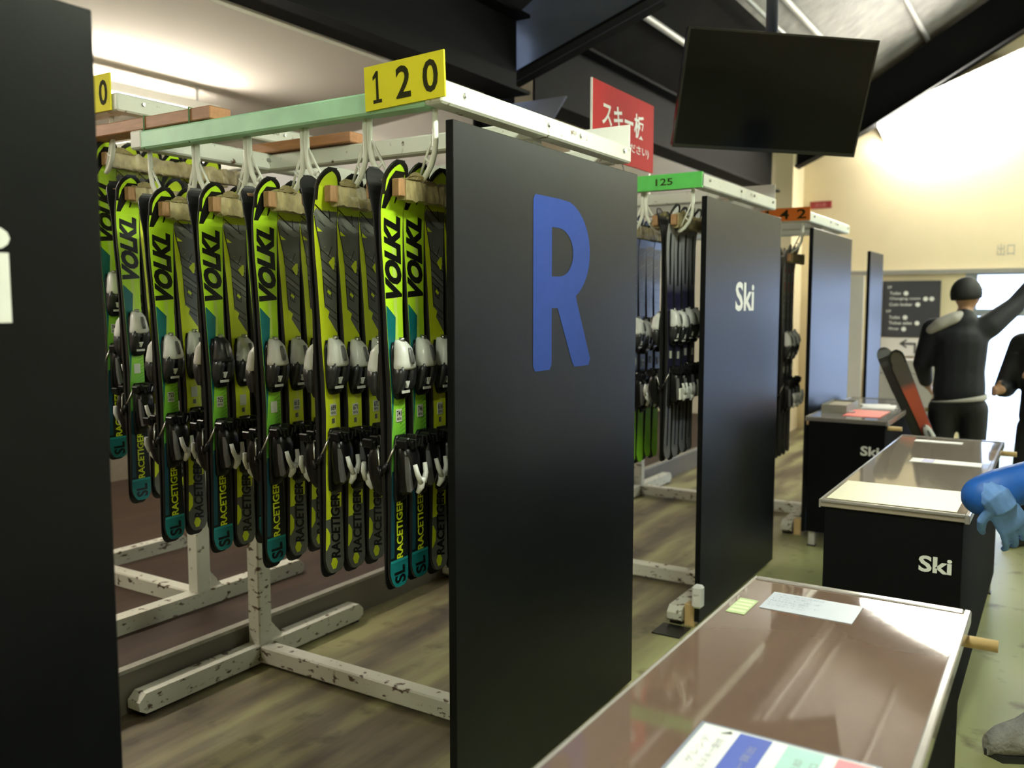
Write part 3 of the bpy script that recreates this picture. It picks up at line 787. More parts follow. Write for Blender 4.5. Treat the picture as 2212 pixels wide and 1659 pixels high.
def rim_mesh():
    rows = [1.125, 1.15, 1.165, 1.18, 1.19, 1.198, 1.204, 1.209, 1.213, 1.2165]
    mb = MB()
    for sg in (-1, 1):
        o = len(mb.v)
        for t in rows:
            we = ski_w(t) / 2 - .0015; wi = max(0.0, (ski_w(min(1.2195, t + .011)) / 2 - .0105)) if t < 1.206 else 0.0
            mb.v += [surf(sg * we, t, .001), surf(sg * wi, t, .001)]
        for i in range(len(rows) - 1): mb.f.append((o + 2 * i, o + 2 * i + 1, o + 2 * i + 3, o + 2 * i + 2))
    o = len(mb.v); mb.v += [surf(-.02, 1.2165, .001), surf(.02, 1.2165, .001), surf(.02, 1.2195, .001), surf(-.02, 1.2195, .001)]; mb.f.append((o, o + 1, o + 2, o + 3))
    me = bpy.data.meshes.new('tip_edge'); me.from_pydata(mb.v, [], mb.f); me.materials.append(BLKD); return me
A_nose = rim_mesh()
def decal_line(t0, u0, t1, u1, w, lift, m):
    d = Vector((u1 - u0, t1 - t0)).normalized(); n = Vector((-d.y, d.x)) * (w / 2)
    mb = MB(); k = max(1, int(abs(t1 - t0) / .05)); 
    for i in range(k + 1):
        f_ = i / k; u, t = lerp(u0, u1, f_), lerp(t0, t1, f_)
        mb.v += [surf(u + n.x, t + n.y, lift), surf(u - n.x, t - n.y, lift)]
    me = bpy.data.meshes.new('line'); me.from_pydata(mb.v, [], [(2 * i, 2 * i + 1, 2 * i + 3, 2 * i + 2) for i in range(k)]); me.materials.append(m); return me
# second graphic: yellow with big grey outlined letters
B_band = decal_poly([(.735, w2(.735) - .001, w2(.735)), (.80, -.014, w2(.80)), (.97, -.022, w2(.97)), (1.06, -.044, w2(1.06)), (1.10, -w2(1.10), w2(1.1))], .0005, GRYM, 'grey_field')
BL = []
def bl(*p): BL.append(decal_line(*p, .0028, .0011, BLKD))
for (ta, ua, ub) in ((1.112, -.048, .030), (1.078, -.046, .043), (.985, -.024, .040), (.955, -.022, .040), (.925, -.020, .037), (.905, -.018, .037), (.885, -.017, .036), (.822, -.014, .034), (.800, -.012, .033)):
    bl(ta, ua, ta - (ub - ua) * .62, ub)
bl(1.050, -.040, .985, -.022); bl(1.020, .040, .962, .008); bl(.985, -.024, .955, -.022); bl(.905, -.018, .822, -.014); bl(.945, .012, .932, .040)
bl(1.078, -.046, 1.05, -.040); bl(1.10, .012, 1.06, .020); bl(.872, .014, .842, .016); bl(.876, -.004, .846, -.002); bl(.878, -.005, .865, .016); bl(.847, -.003, .836, .017)
B_lines = merge_meshes('letter_outline', BL)
B_tone = [decal_line(1.093, -.046, 1.043, .042, .022, .0008, GRYL2), decal_line(.998, -.018, .94, .036, .014, .0008, GRYL2), decal_line(.915, -.018, .875, .036, .012, .0008, GRYL2), decal_line(.862, .0, .852, .013, .009, .0013, YELM)]
B_tri = [decal_poly([(.990, -.006, -.004), (1.018, -.030, .016), (1.048, -.037, -.034)], .0013, YELM, 'yellow_triangle'), decal_poly([(.925, .024, .030), (.945, .008, .034), (.962, .026, .034)], .0013, YELM, 'yellow_triangle'), decal_poly([(.775, -.010, -.006), (.80, -.018, .004), (.812, -.016, -.012)], .0013, YELM, 'yellow_triangle')]
B_tail = [decal_poly([(.17, -w2(.17), -w2(.17) + .024), (.27, -w2(.27), -.012), (.34, -w2(.34), .0)], .0005, YELM, 'tail_patch'),
         decal_poly([(.075, -w2(.075), -w2(.075) + .004), (.095, -w2(.09), -.020), (.125, -w2(.12), -.020), (.145, -w2(.145), -w2(.145) + .004)], .0006, YELM, 'tail_patch'),
         decal_poly([(.012, -.014, .0), (.03, -.020, .010), (.05, -.008, .0)], .0006, YELM, 'tail_patch'), decal_poly([(.20, .014, .030), (.245, .016, .032)], .0006, YELM, 'tail_patch')]
B_racer = decal_text('RACETIGER', .040, .245, -.016, .024, BLKD, 'tail_lettering', bold=0.035, shear=0.25)
B_stripe = decal_poly([(.36, .0, .012), (.72, .0, .012)], .0005, mat('pale_yellow_print', (.78, .84, .12), rough=.4, noise_amt=.05), 'pale_stripe')
B_mark = decal_poly([(.463, -.006, .006), (.478, -.006, .006)], .0006, GRYM, 'model_mark')
C_lines = merge_meshes('thin_lines', [decal_poly([(.80 + .06 * k, -w2(.8), -w2(.8) + .003), (.82 + .06 * k, w2(.8) - .004, w2(.8))], .0006, GRYL, 'l') for k in range(5)])
D_slot = decal_poly([(.84, -.009, .009), (.845, -.011, .011), (1.07, -.011, .011), (1.085, -.006, .006)], .0006, GDRK, 'dark_slot')
D_slot2 = decal_poly([(.06, -.007, .007), (.26, -.008, .008)], .0006, NAVY, 'dark_slot')
E_let = decal_text('SALOM', .80, 1.06, -.022, .022, GRYL, 'brand_lettering', bold=.03)
E_red = decal_poly([(.95, -.006, .012), (1.09, -.006, .016)], .0007, mat('orange_red_print', (.5, .07, .03), rough=.4, noise_amt=.1), 'red_stripe')

def toe_set(par, dark=False):
    tb = obj('toe_binding', toe_base, par)
    cap = toe_cap
    o = obj('toe_cap', cap, tb)
    if dark:
        o.material_slots[0].link = 'OBJECT'; o.material_slots[0].material = GDRK
    obj('adjusting_screw', toe_top, tb); obj('release_window', toe_win, tb)
    obj('toe_wings', toe_wings, tb); obj('wing_tip', toe_tip, tb); obj('stop_strip', toe_strip, tb)
def heel_set(par):
    hb = obj('heel_binding', heel_base, par)
    obj('heel_body', heel_body, hb); obj('heel_cheek', heel_side, hb); obj('heel_lever', heel_lever, hb)
    obj('brake_pedal', heel_top, hb); obj('brake_arm', brake_arm, hb)
BODY = {k: ski_body_mesh('ski_body_' + k, t, EDGEA, BASEM) for k, t in (('A', topA), ('B', topB), ('C', topC), ('D', topD), ('E', topE), ('F', topF))}
GFX = {'A': [('brand_lettering', A_letters), ('teal_wedge', A_wedge), ('pale_stripe', A_stripe), ('tail_lettering', A_racer), ('petrol_edge', A_stail), ('tail_band', A_band), ('tail_mark', A_sl), ('green_hatching', A_hatch), ('tip_flash', A_tip), ('tip_flash', A_tip2), ('tip_edge', A_nose)],
       'B': [('grey_field', B_band), ('letter_outline', B_lines), *[('letter_stroke', m_) for m_ in B_tone], *[('yellow_triangle', m_) for m_ in B_tri], *[('tail_patch', m_) for m_ in B_tail], ('tail_lettering', B_racer), ('pale_stripe', B_stripe), ('model_mark', B_mark), ('tip_edge', A_nose)],
       'C': [('thin_lines', C_lines), ('tip_edge', A_nose)],
       'D': [('dark_slot', D_slot), ('dark_slot', D_slot2), ('tip_edge', A_nose)],
       'E': [('brand_lettering', E_let), ('red_stripe', E_red)],
       'F': [('tip_edge', A_nose)]}
NUMS = {}
def make_ski(kind, loc, label, group, num=None, back=False, dark=False, scale=1.0, lean=0.0, detail=True):
    e = empty('ski', loc, label=label, cat='ski', group=group, rz=PI if back else 0.0)
    e.scale = (1, 1, scale)
    if lean: e.rotation_euler = (0, lean, PI if back else 0)
    b = obj('ski_body', BODY[kind], e)
    for n, me in GFX[kind]: obj(n, me, b)
    toe_set(e, dark); heel_set(e)
    st = obj('number_sticker', stk_mesh, e)
    if num:
        if num not in NUMS: NUMS[num] = number_mesh(num)
        obj('sticker_number', NUMS[num], st)
    return e
KN = {'A': 'lime green ski with slanted black lettering and teal wedge', 'B': 'bright yellow ski with big grey outlined lettering', 'C': 'charcoal ski with lime green tail', 'D': 'silver and navy ski with dark slot', 'E': 'dark slate ski with pale lettering'}
KB = {'A': 'lime green ski', 'B': 'bright yellow ski', 'C': 'charcoal ski', 'D': 'silver ski', 'E': 'dark slate ski'}
ORD = ['first', 'second', 'third', 'fourth', 'fifth', 'sixth']
def hang_bar(y, x0, x1, z, label, seed, group='paper-wrapped bars the skis hang on'):
    e = empty('hanging_bar', (x0, y, z), label=label, cat='bar', group=group)
    bx('wooden_core', (0, -.013, -.024), (x1 - x0, .013, .024), WOODE, e, bev=.002)
    rr = random.Random(seed); rings = []; n = int((x1 - x0 - .03) / .014)
    base = [(-.016, -.029), (0, -.031), (.016, -.029), (.0175, 0), (.016, .028), (0, .030), (-.016, .028), (-.0175, 0)]
    for i in range(n + 1):
        x = .028 + i * .014
        j = 0.0035 * math.sin(i * 1.3 + seed) + rr.uniform(-.003, .003)
        rings.append([(x + rr.uniform(-.003, .003), a + rr.uniform(-.0028, .0028), b + (j if b > 0 else -abs(j) * 1.2) + rr.uniform(-.002, .002)) for a, b in base])
    MB().loft(rings, smooth=False).build('paper_wrap', KRAFT, e)
    # torn flap of paper standing up at the end
    mb = MB()
    fl = [[(.03 + .02 * i + rr.uniform(-.004, .004), -.02 - .004 * k, .026 + .012 * k * (1 - abs(i - 1.5) / 2.5)) for k in range(3)] for i in range(5)]
    for i in range(4):
        for k in range(2):
            mb.add([fl[i][k], fl[i + 1][k], fl[i + 1][k + 1], fl[i][k + 1]], [(0, 1, 2, 3)])
    pw = mb.build('paper_flap', KRAFT, e)
    sm = pw.modifiers.new('thick', 'SOLIDIFY'); sm.thickness = .0012
    return e
def place_bar(yb, x0, zoff, kinds, where, group, seed, nums=(), darks=(), barx=None, x1=None, tail=.725, dl=0.0, zl=1.0):
    xa = (x0 - .042) if barx is None else barx
    xb = x1 or (x0 + .0975 * len(kinds) + .02)
    tz = tail + zoff + 1.148 * zl
    hang_bar(yb - .046, xa, xb, tz, 'front paper-wrapped bar of the ' + where, seed)
    hang_bar(yb + .048, xa, xb, tz, 'rear paper-wrapped bar of the ' + where, seed + 50)
    for i, k in enumerate(kinds):
        x = x0 + .0975 * i
        rr = random.Random(seed * 31 + i)
        dz = rr.uniform(-.004, .012)
        make_ski(k, (x, yb, tail + zoff + dz), '%s %s from the near end, %s' % (KB[k], ORD[i], where), group, nums[i] if i < len(nums) else None, False, i in darks, zl, R(dl))
        make_ski(k, (x, yb + .002, tail + zoff + dz - rr.uniform(.008, .022)), 'back-facing %s %s from the near end, %s' % (KB[k], ORD[i], where), group, None, True, False, zl, R(-dl))
G1 = 'skis hung on the rack behind the blue R panel'
W1 = ['first row behind the R panel', 'second row behind the R panel', 'third row behind the R panel', 'fourth row behind the R panel', 'fifth row behind the R panel']
K1 = ['AABB', 'BBBB', 'ABBB', 'ABAB', 'ABBB']
N1 = [('741', '746', '616'), ('689', '671', '672'), ('', '615', ''), ('755', '', ''), ('753', '', '')]
for k in range(5):
    place_bar(BARS1[k], 1.955, 0.0, K1[k], W1[k], G1, 10 + k, N1[k], (0,) if k == 3 else (), dl=-1.0, x1=2.52)
G2 = 'skis hung on the rack on the raised platform'
place_bar(2.985, 2.06, 0.085, 'ABB', 'lower row beyond the mint beam', G2, 21, dl=-1.0)
place_bar(3.14, 2.075, 0.225, 'ABBABB', 'upper row beside the left panel', G2, 22, ('743',), dl=-1.0)
G3 = 'skis hung on the rack numbered 125'
place_bar(1.63, 3.985, 0.03, 'DDDD', 'first row behind the Ski panel', G3, 31, tail=.77, barx=3.93)
place_bar(1.885, 4.14, 0.03, 'CCCC', 'second row behind the Ski panel', G3, 32, tail=.70, zl=1.03, barx=3.93)
G4 = 'skis hung on the rack under the orange sign'
place_bar(1.63, 6.0, 0.0, 'EEE', 'first row under the orange sign', G4, 41, tail=.52, zl=1.17)
place_bar(1.885, 6.06, 0.0, 'EEE', 'second row under the orange sign', G4, 42, tail=.52, zl=1.17)

sb_ = empty('white_strip', (3.94, 1.535, 1.10), label='white strip held across the silver skis behind the Ski panel', cat='strip')
bx('board', (0, 0, 0), (.40, .012, .055), WSIGN, sb_, bev=.002)
for xx in (.05, .35): bx('tie', (xx, -.002, -.004), (xx + .012, .03, .059), GBLK, sb_)

# planks lying on top of the frames, tied with string
def plank(lo, hi, label, ties=()):
    e = empty('wooden_plank', lo, label=label, cat='plank')
    bx('board', (0, 0, 0), [b - a for a, b in zip(lo, hi)], PLANK, e, bev=.003)
    for ty_ in ties:
        y = ty_ - lo[1]; w = hi[0] - lo[0]; h = hi[2] - lo[2]
        MB().tube([(-.004, y, -.07), (-.003, y, h + .002), (w + .003, y, h + .002), (w + .004, y, -.0)], .003, 6).build('string', mat('green_string', (.10, .20, .08), rough=.7, noise_amt=.2), e)
    return e
plank((1.962, 2.40, BEAM1 + .006), (2.05, 3.20, BEAM1 + .048), 'brown wooden plank tied on the rear end of the mint green beam', (2.50, 2.74))
plank((2.52, 2.30, BEAM1 + .006), (2.62, 2.86, BEAM1 + .045), 'brown wooden plank lying on the white center beam of the rack')
plank((3.93, 2.15, BEAM1 + .006), (4.00, 2.55, BEAM1 + .05), 'short orange-brown wooden block on the beam behind the R panel')

# ------------------------------------------------------------------ counters
def counter(name, x0, x1, y0, y1, zt, label, topm, word=None, dowel_x=(), out=.035):
    e = empty(name, (x0, y0, 0), label=label, cat='counter')
    L = x1 - x0; W = y1 - y0
    bx('front_board', (0.012, 0.02, 0.10), (0.034, W - .02, zt - .03), BLACKC, e, bev=.002)
    bx('side_board', (0.034, 0.02, 0.10), (L - .03, 0.04, zt - .03), BLACKC, e, bev=.002)
    bx('side_board', (0.034, W - .04, 0.10), (L - .03, W - .02, zt - .03), BLACKC, e, bev=.002)
    bx('rear_board', (L - .03, 0.02, 0.10), (L - .01, W - .02, zt - .03), BLACKC, e, bev=.002)
    tp = bx('top_board', (0.005, 0.005, zt - .03), (L - .005, W - .005, zt - .004), topm, e, bev=.003)
    # thick clear vinyl lip around the edge
    for lo, hi in (((0, 0, zt - .034), (L, .016, zt)), ((0, W - .008, zt - .034), (L, W, zt)), ((0, .016, zt - .012), (.014, W - .008, zt)), ((L - .022, .016, zt - .034), (L, W - .008, zt))):
        bx('vinyl_lip', lo, hi, VINYL, e, bev=.003)
    for xx in (0.06, L - .06):
        for yy in (.05, W - .05):
            lg = MB()
            lg.box((xx, yy - .019, .06), (.038, .003, .12)); lg.box((xx - .018, yy, .06), (.003, .038, .12))
            lo_ = lg.build('leg', GALV, e)
            MB().box((xx, yy, .004), (.05, .05, .008)).build('leg_foot', GBLK, lo_)
    for xx in dowel_x:
        dw = MB().tube([(xx, -.062, zt - .055), (xx, W + out, zt - .055)], .014, 10).build('dowel', DOWEL, e)
    if word:
        flat_text('lettering', word, (0.0112, word_y(W), zt - .225), (0, -1, 0), (0, 0, 1), .108, .060, WHITEINK, e, bold=.03)
    return e
def word_y(W): return W * 0.0 + 0.158
c1 = counter('foreground_table', 0.33, 2.325, 0.162, 0.685, 0.82, 'brown topped black counter in the foreground covered with glossy vinyl', TABLEB, None, (1.93,))
c2 = counter('rental_counter', 3.39, 5.35, 0.255, 0.765, 0.82, 'black counter with white word Ski beside the blue glove', COUNTB, 'Ski', (1.90,))
c3 = counter('rental_counter', 5.70, 7.10, 0.89, 1.385, 0.845, 'farther black counter with white word Ski and red paper on top', COUNTG, 'Ski', (0.10, 1.30), out=.012)

# papers
def quad_sheet(name, pts, z, m, label=None, cat=None, parent=None, th=.0015):
    o_ = Vector((pts[0][0], pts[0][1], z)) if parent is None else Vector((0, 0, 0))
    mb = MB(); mb.prism([(p[0] - (o_.x), p[1] - (o_.y)) for p in pts], lambda u, v, w: (u, v, w), 0 if parent is None else z, th if parent is None else z + th)
    o = mb.build(name, m, parent, label=label, cat=cat)
    if parent is None: o.location = o_
    return o
ZT = .8165
card = empty('info_card', (1.13, .215, ZT), label='laminated card with blue teal and pink columns on the brown table', cat='card')
def cardq(n, x0, x1, y0, y1, z, m): return bx(n, (x0, y0, z), (x1, y1, z + .0006), m, card)
CL = .315; CWD = .298
bx('frame', (0, 0, 0), (CL, CWD, .002), mat('grey_blue_frame', (.30, .32, .42), rough=.25, noise_amt=.05, coat=.4), card, bev=.001)
PAPW = mat('white_paper', (.84, .84, .86), rough=.45, noise_amt=.02)
cardq('paper', .008, CL - .008, .008, CWD - .008, .002, PAPW)
cardq('blue_column', .010, CL - .012, .170, .225, .0026, mat('card_blue', (.09, .13, .50), rough=.4, noise_amt=.05))
cardq('teal_column', .010, CL - .012, .085, .145, .0026, mat('card_teal', (.42, .68, .66), rough=.4, noise_amt=.05))
cardq('pink_column', .010, CL - .012, .012, .065, .0026, mat('card_pink', (.72, .25, .32), rough=.4, noise_amt=.05))
CARDTXT = mat('grey_print_text', (.30, .30, .36), rough=.5, noise_amt=.05)
for (yy, n_, w_, t_) in ((.285, 'price_text', .10, 'ゲレンデ'), (.262, 'price_text', .16, 'レンタルスキー受付'), (.208, 'price_text', .14, 'スキー貸出'), (.132, 'price_text', .14, 'ブーツ返却'), (.108, 'price_text', .16, 'レンタル返却口')):
    flat_text(n_, t_, (.295 - .03 - w_, yy - .022, .0036), (1, 0, 0), (0, 1, 0), w_, .014, CARDTXT, card, bold=.0)
MB().prism([(.285, .255), (.300, .240), (.292, .236)], lambda u, v, w: (u, v, w), .0028, .0034).build('arrow', BLKINK, card)
sh = empty('notice_sheet', (2.085, .388, ZT), label='pale blue printed notice sheet near the far end of the brown table', cat='paper')
NB = mat('pale_blue_paper', (.52, .55, .66), rough=.4, noise_amt=.03)
bx('sheet', (0, 0, 0), (.135, .215, .0012), NB, sh)
NT = mat('faint_blue_text', (.28, .31, .42), rough=.5, noise_amt=.05)
for k in range(6):
    flat_text('text_line', ['スキー板の返却は', 'こちらへお願い', 'いたします', 'RENTAL SKI', 'レンタルカード', 'をご提示ください'][k], (.112 - .017 * k, .205, .0018), (0, -1, 0), (1, 0, 0), .09 if k % 2 else .12, .010, NT, sh, bold=0)
gs = empty('green_label', (2.015, .617, ZT), label='small green striped label at the left edge of the brown table', cat='label')
bx('label', (0, 0, 0), (.115, .046, .001), mat('green_label_paper', (.46, .56, .30), rough=.45, noise_amt=.05), gs)
for k in range(4): bx('stripe', (.012 + .025 * k, .004, .001), (.026 + .025 * k, .042, .0015), mat('pale_green_stripe', (.66, .74, .50), rough=.45, noise_amt=.03), gs)
quad_sheet('cream_sheet', [(3.43, .30), (3.82, .30), (3.82, .745), (3.43, .745)], ZT + .0008, CREAMP, 'large cream sheet on the near end of the counter beside the glove', 'paper')
cb = empty('notice_strip', (4.46, .30, ZT), label='white strip notice with a blue block on the middle counter', cat='paper')
bx('sheet', (0, 0, 0), (.11, .30, .0012), PAPW, cb)
bx('blue_block', (.01, .20, .0012), (.10, .25, .0018), mat('card_blue', (.09, .13, .50)), cb)
ws = quad_sheet('white_strip', [(5.14, .44), (5.21, .44), (5.21, .67), (5.14, .67)], ZT, PAPW, 'thin white strip near the far end of the middle counter', 'paper')
ZT3 = .8415
rp = empty('red_paper', (5.87, .97, ZT3), label='bright red paper lying on the farther counter', cat='paper')
bx('sheet', (0, 0, 0), (.40, .225, .002), mat('bright_red_paper', (.80, .07, .04), rough=.45, noise_amt=.05), rp)
bx('clip', (.17, .19, .002), (.23, .225, .008), STEEL, rp)
wp = empty('paper_stack', (6.36, .96, ZT3), label='loose white papers behind the red paper on the farther counter', cat='paper', rz=R(6))
bx('sheet', (0, 0, 0), (.28, .21, .004), PAPW, wp)
MB().box((.15, .11, .0055), (.27, .20, .002), rot=Matrix.Rotation(.25, 3, 'Z')).build('sheet', PAPW, wp)
gb = empty('card_tray', (6.02, 1.20, ZT3), label='low grey tray on the near left corner of the farther counter', cat='tray')
TRM = mat('grey_green_tray', (.30, .29, .25), rough=.5, noise_amt=.1)
bx('base', (0, 0, 0), (.36, .16, .006), TRM, gb)
for lo, hi in (((0, 0, .006), (.006, .16, .05)), ((.354, 0, .006), (.36, .16, .05)), ((.006, 0, .006), (.354, .006, .05)), ((.006, .154, .006), (.354, .16, .05))):
    bx('wall', lo, hi, TRM, gb)
bx('cards', (.02, .015, .006), (.34, .145, .04), mat('kraft_cards', (.42, .36, .26), rough=.6, noise_amt=.1), gb)

# ------------------------------------------------------------------ hanging monitor
tc_ = Vector((4.455, 1.275, 2.583)); ya, ti, ro = R(218.29), R(19.0), R(-2.1)
n_ = Vector((math.cos(ya), math.sin(ya), 0)); rt_ = (-n_).cross(Vector((0, 0, 1)))
n2 = n_ * math.cos(ti) - Vector((0, 0, 1)) * math.sin(ti); u2 = rt_.cross(-n2)
r3 = rt_ * math.cos(ro) + u2 * math.sin(ro); u3 = -rt_ * math.sin(ro) + u2 * math.cos(ro)
tv = empty('hanging_monitor', tc_, label='large black flat screen monitor hanging from the ceiling', cat='monitor')
MT = Matrix((r3, u3, n2)).transposed().to_4x4(); MT.translation = tc_
tv.matrix_world = MT
bx('cabinet', (-.48, -.28, -.045), (.48, .28, -.004), TVB, tv, bev=.008)
bx('screen', (-.470, -.262, -.004), (.470, .270, -.001), TVS, tv)
for lo, hi in (((-.48, .270, -.006), (.48, .28, .002)), ((-.48, -.28, -.006), (.48, -.262, .002)), ((-.48, -.262, -.006), (-.470, .270, .002)), ((.470, -.262, -.006), (.48, .270, .002))):
    bx('bezel', lo, hi, mat('tv_bezel_gloss', (.02, .02, .021), rough=.15, noise_amt=.05), tv)
bx('mount_plate', (-.15, -.1, -.07), (.15, .15, -.045), BLKSTEEL, tv)
bk = tc_ - n2 * .06
top = Vector((bk.x, bk.y, roof_z(bk.y)))
tp = empty('monitor_pole', (bk.x, bk.y, bk.z), label='blue grey ceiling pole holding the monitor', cat='pole')
MB().tube([(0, 0, 0.12), (0, 0, top.z - bk.z)], .03, 12).build('tube', mat('blue_grey_steel', (.05, .06, .09), rough=.4, noise_amt=.1), tp)
MB().tube([(0, 0, top.z - bk.z - .05), (0, 0, top.z - bk.z)], .07, 12).build('ceiling_flange', BLKSTEEL, tp)
MB().box((0, 0, .12), (.10, .08, .10), bev=.01).build('swivel_block', BLKSTEEL, tp)
# thin conduit along the roof and a cable
MB().tube([(5.2, 2.2, roof_z(2.2) - .16), (XW - .5, 2.2, roof_z(2.2) - .16)], .02, 8).build('conduit', GALV, label='grey conduit running under the dark roof lining', cat='pipe')
MB().tube([(4.1, 1.9, 2.16), (4.13, 1.95, 2.28), (4.22, 1.98, 2.33)], .003, 6).build('cable', GGRY, label='thin grey wire sticking up beside the 125 beam', cat='cable')

# ------------------------------------------------------------------ things on the far wall
def wall_obj(name, label, cat, y_right, y_left, z0, z1):
    return empty(name, (XW - .012, y_left, z0), label=label, cat=cat)
DARKS = mat('dark_sign_board', (.045, .045, .055), rough=.35, noise_amt=.05)
ds = empty('directory_board', (XW - .06, 1.86, 1.175), label='dark directory board with white text on the far wall', cat='sign')
bx('board', (0, -.62, 0), (.03, 0, .65), DARKS, ds)
def dline(t, z, h, y, w): flat_text('text_line', t, (-.001, -y, z), (0, -1, 0), (0, 0, 1), w, h, WHITEINK, ds, bold=.01)
dline('2F', .565, .028, .05, .05)
for t, z, w in (('Toilet', .49, .12), ('Changing room', .425, .33), ('Coin locker', .36, .25), ('Toilet', .21, .12), ('Ticket sales', .145, .25), ('Shop', .075, .11)):
    dline(t, z, .036, .08, w)
    ic = MB(); ic.tube([(-.0015, -(.08 + w + .055), z + .016), (.0, -(.08 + w + .055), z + .016)], .026, 14); ic.build('pictogram', WHITEINK, ds)
MB().tube([(-.0015, -.53, .441), (0, -.53, .441)], .026, 14).build('pictogram', WHITEINK, ds)
dline('1F', .285, .028, .05, .05)
wb = empty('arrow_board', (XW - .06, 1.86, .955), label='white board with a bent grey arrow below the directory', cat='sign')
bx('board', (0, -.58, 0), (.03, 0, .21), mat('white_board', (.72, .68, .65), rough=.4, noise_amt=.03), wb)
AR = mat('grey_arrow_print', (.10, .09, .09), rough=.5, noise_amt=.05)
MB().prism([(-.22, .13), (-.36, .13), (-.36, .03), (-.385, .03), (-.385, .155), (-.22, .155)], lambda u, v, w: (w, u, v), -.002, 0).build('arrow_shaft', AR, wb)
MB().prism([(-.20, .1425), (-.275, .195), (-.29, .18), (-.235, .1425), (-.29, .105), (-.275, .09)], lambda u, v, w: (w, u, v), -.002, 0).build('arrow_head', AR, wb)
lk = empty('grey_cabinet', (XW - .40, 1.18, 0), label='pale grey cabinet standing under the white arrow board', cat='cabinet')
CABM = mat('pale_grey_cabinet', (.42, .39, .37), rough=.45, noise_amt=.04)
bx('body', (0.015, 0, 0.0), (.36, .68, .93), CABM, lk, bev=.004)
for a, b in ((.005, .335), (.345, .675)):
    dr = bx('door', (0, a, .05), (.015, b, .76), CABM, lk, bev=.003)
    bx('handle', (-.015, (b - .04 if a < .1 else a + .02), .45), (0, (b - .025 if a < .1 else a + .035), .56), STEEL, dr)
bx('drawer', (0, .005, .775), (.015, .675, .92), CABM, lk, bev=.003)
pw_ = empty('partition_door', (XW - .55, 1.98, 0), label='pale door leaf with dark hinges left of the directory', cat='door')
bx('leaf', (0, 0, .02), (.04, .42, 1.88), WALLP, pw_)
for z in (.35, 1.05, 1.6): bx('hinge', (-.006, .30, z), (0, .325, z + .16), STEEL, pw_)
bx('frame', (-.02, .42, 0), (.06, .47, 1.92), mat('pale_wood_jamb', (.55, .44, .28), rough=.5, noise_amt=.1), pw_)
er = empty('red_wall_sign', (XW - .08, 2.72, 2.71), label='small dark red sign on the far cream wall', cat='sign')
bx('board', (0, -.25, 0), (.03, 0, .085), mat('dull_red_sign', (.32, .03, .035), rough=.4, noise_amt=.1), er)
flat_text('lettering', '消火器', (-.001, -.06, .02), (0, -1, 0), (0, 0, 1), .13, .045, mat('pale_red_print', (.6, .25, .25), rough=.5, noise_amt=.05), er, bold=0)
flat_text('wall_lettering', '出口', (XW - .002, .70, 2.09), (0, -1, 0), (0, 0, 1), .17, .13, mat('grey_wall_print', (.38, .36, .33), rough=.6, noise_amt=.05), None, bold=0)
tag(bpy.data.objects['wall_lettering'], 'grey Japanese characters on the wall above the bright doorway', 'lettering')
# glass door leaf frames in the doorway
for i, (a, b) in enumerate(((0.10, 0.97),)):
    d = empty('door_1', (XW + .06, a, 0), kind='structure')
    FR = mat('aluminium_frame', (.42, .46, .52), rough=.35, metal=.6, noise_amt=.1)
    bx('jamb', (-.05, b - a - .09, 0), (.03, b - a + .03, 1.95), FR, d)
    bx('jamb', (-.02, 0, 0), (.02, .05, 1.95), FR, d)
    bx('mid_rail', (-.02, .05, 1.42), (.02, b - a - .09, 1.50), FR, d)
    bx('top_rail', (-.02, .05, 1.88), (.02, b - a - .09, 1.95), FR, d)

# ------------------------------------------------------------------ people
def capsules(verts, edges, radii, lat):
    """closed tapered limbs with rounded ends, later fused into one surface"""
    out = []
    for (i, j) in edges:
        p0, p1 = Vector(verts[i]), Vector(verts[j]); t = (p1 - p0).normalized()
        u = Vector(lat); u = u - t * u.dot(t)
        u = u.normalized() if u.length > .05 else t.orthogonal().normalized()
        v_ = t.cross(u)
        ra = radii[i] if isinstance(radii[i], tuple) else (radii[i],) * 2
        rb = radii[j] if isinstance(radii[j], tuple) else (radii[j],) * 2
        if len(edges) > 0 and ra[0] > 1.7 * rb[0] and ra[0] > .11: ra = (rb[0] * 1.15,) * 2
        rings = []
        for k in range(5):
            a = PI / 2 * (k / 4); q = max(.08, math.sin(a)); c = p0 - t * (min(ra) * math.cos(a))
            rings.append((c, ra[0] * q, ra[1] * q))
        for k in range(1, 4):
            f_ = k / 4; rings.append((p0.lerp(p1, f_), lerp(ra[0], rb[0], f_), lerp(ra[1], rb[1], f_)))
        for k in range(5):
            a = PI / 2 * (1 - k / 4); q = max(.08, math.sin(a)); c = p1 + t * (min(rb) * math.cos(a))
            rings.append((c, rb[0] * q, rb[1] * q))
        out.append(MB().loft([[c + u * (math.cos(b) * x) + v_ * (math.sin(b) * y) for b in [2 * PI * n / 14 for n in range(14)]] for (c, x, y) in rings]))
    return out
def chain(groups):
    """groups: list of lists of (name, pos, radius); first name may refer to an earlier one"""
    V_ = []; E_ = []; Rr = []; idx = {}
    for g in groups:
        prev = None
        for it in g:
            if isinstance(it, str): prev = idx[it]; continue
            n, p, r_ = it
            idx[n] = len(V_); V_.append(tuple(p)); Rr.append(r_)
            if prev is not None: E_.append((prev, idx[n]))
            prev = idx[n]
    return V_, E_, Rr, idx
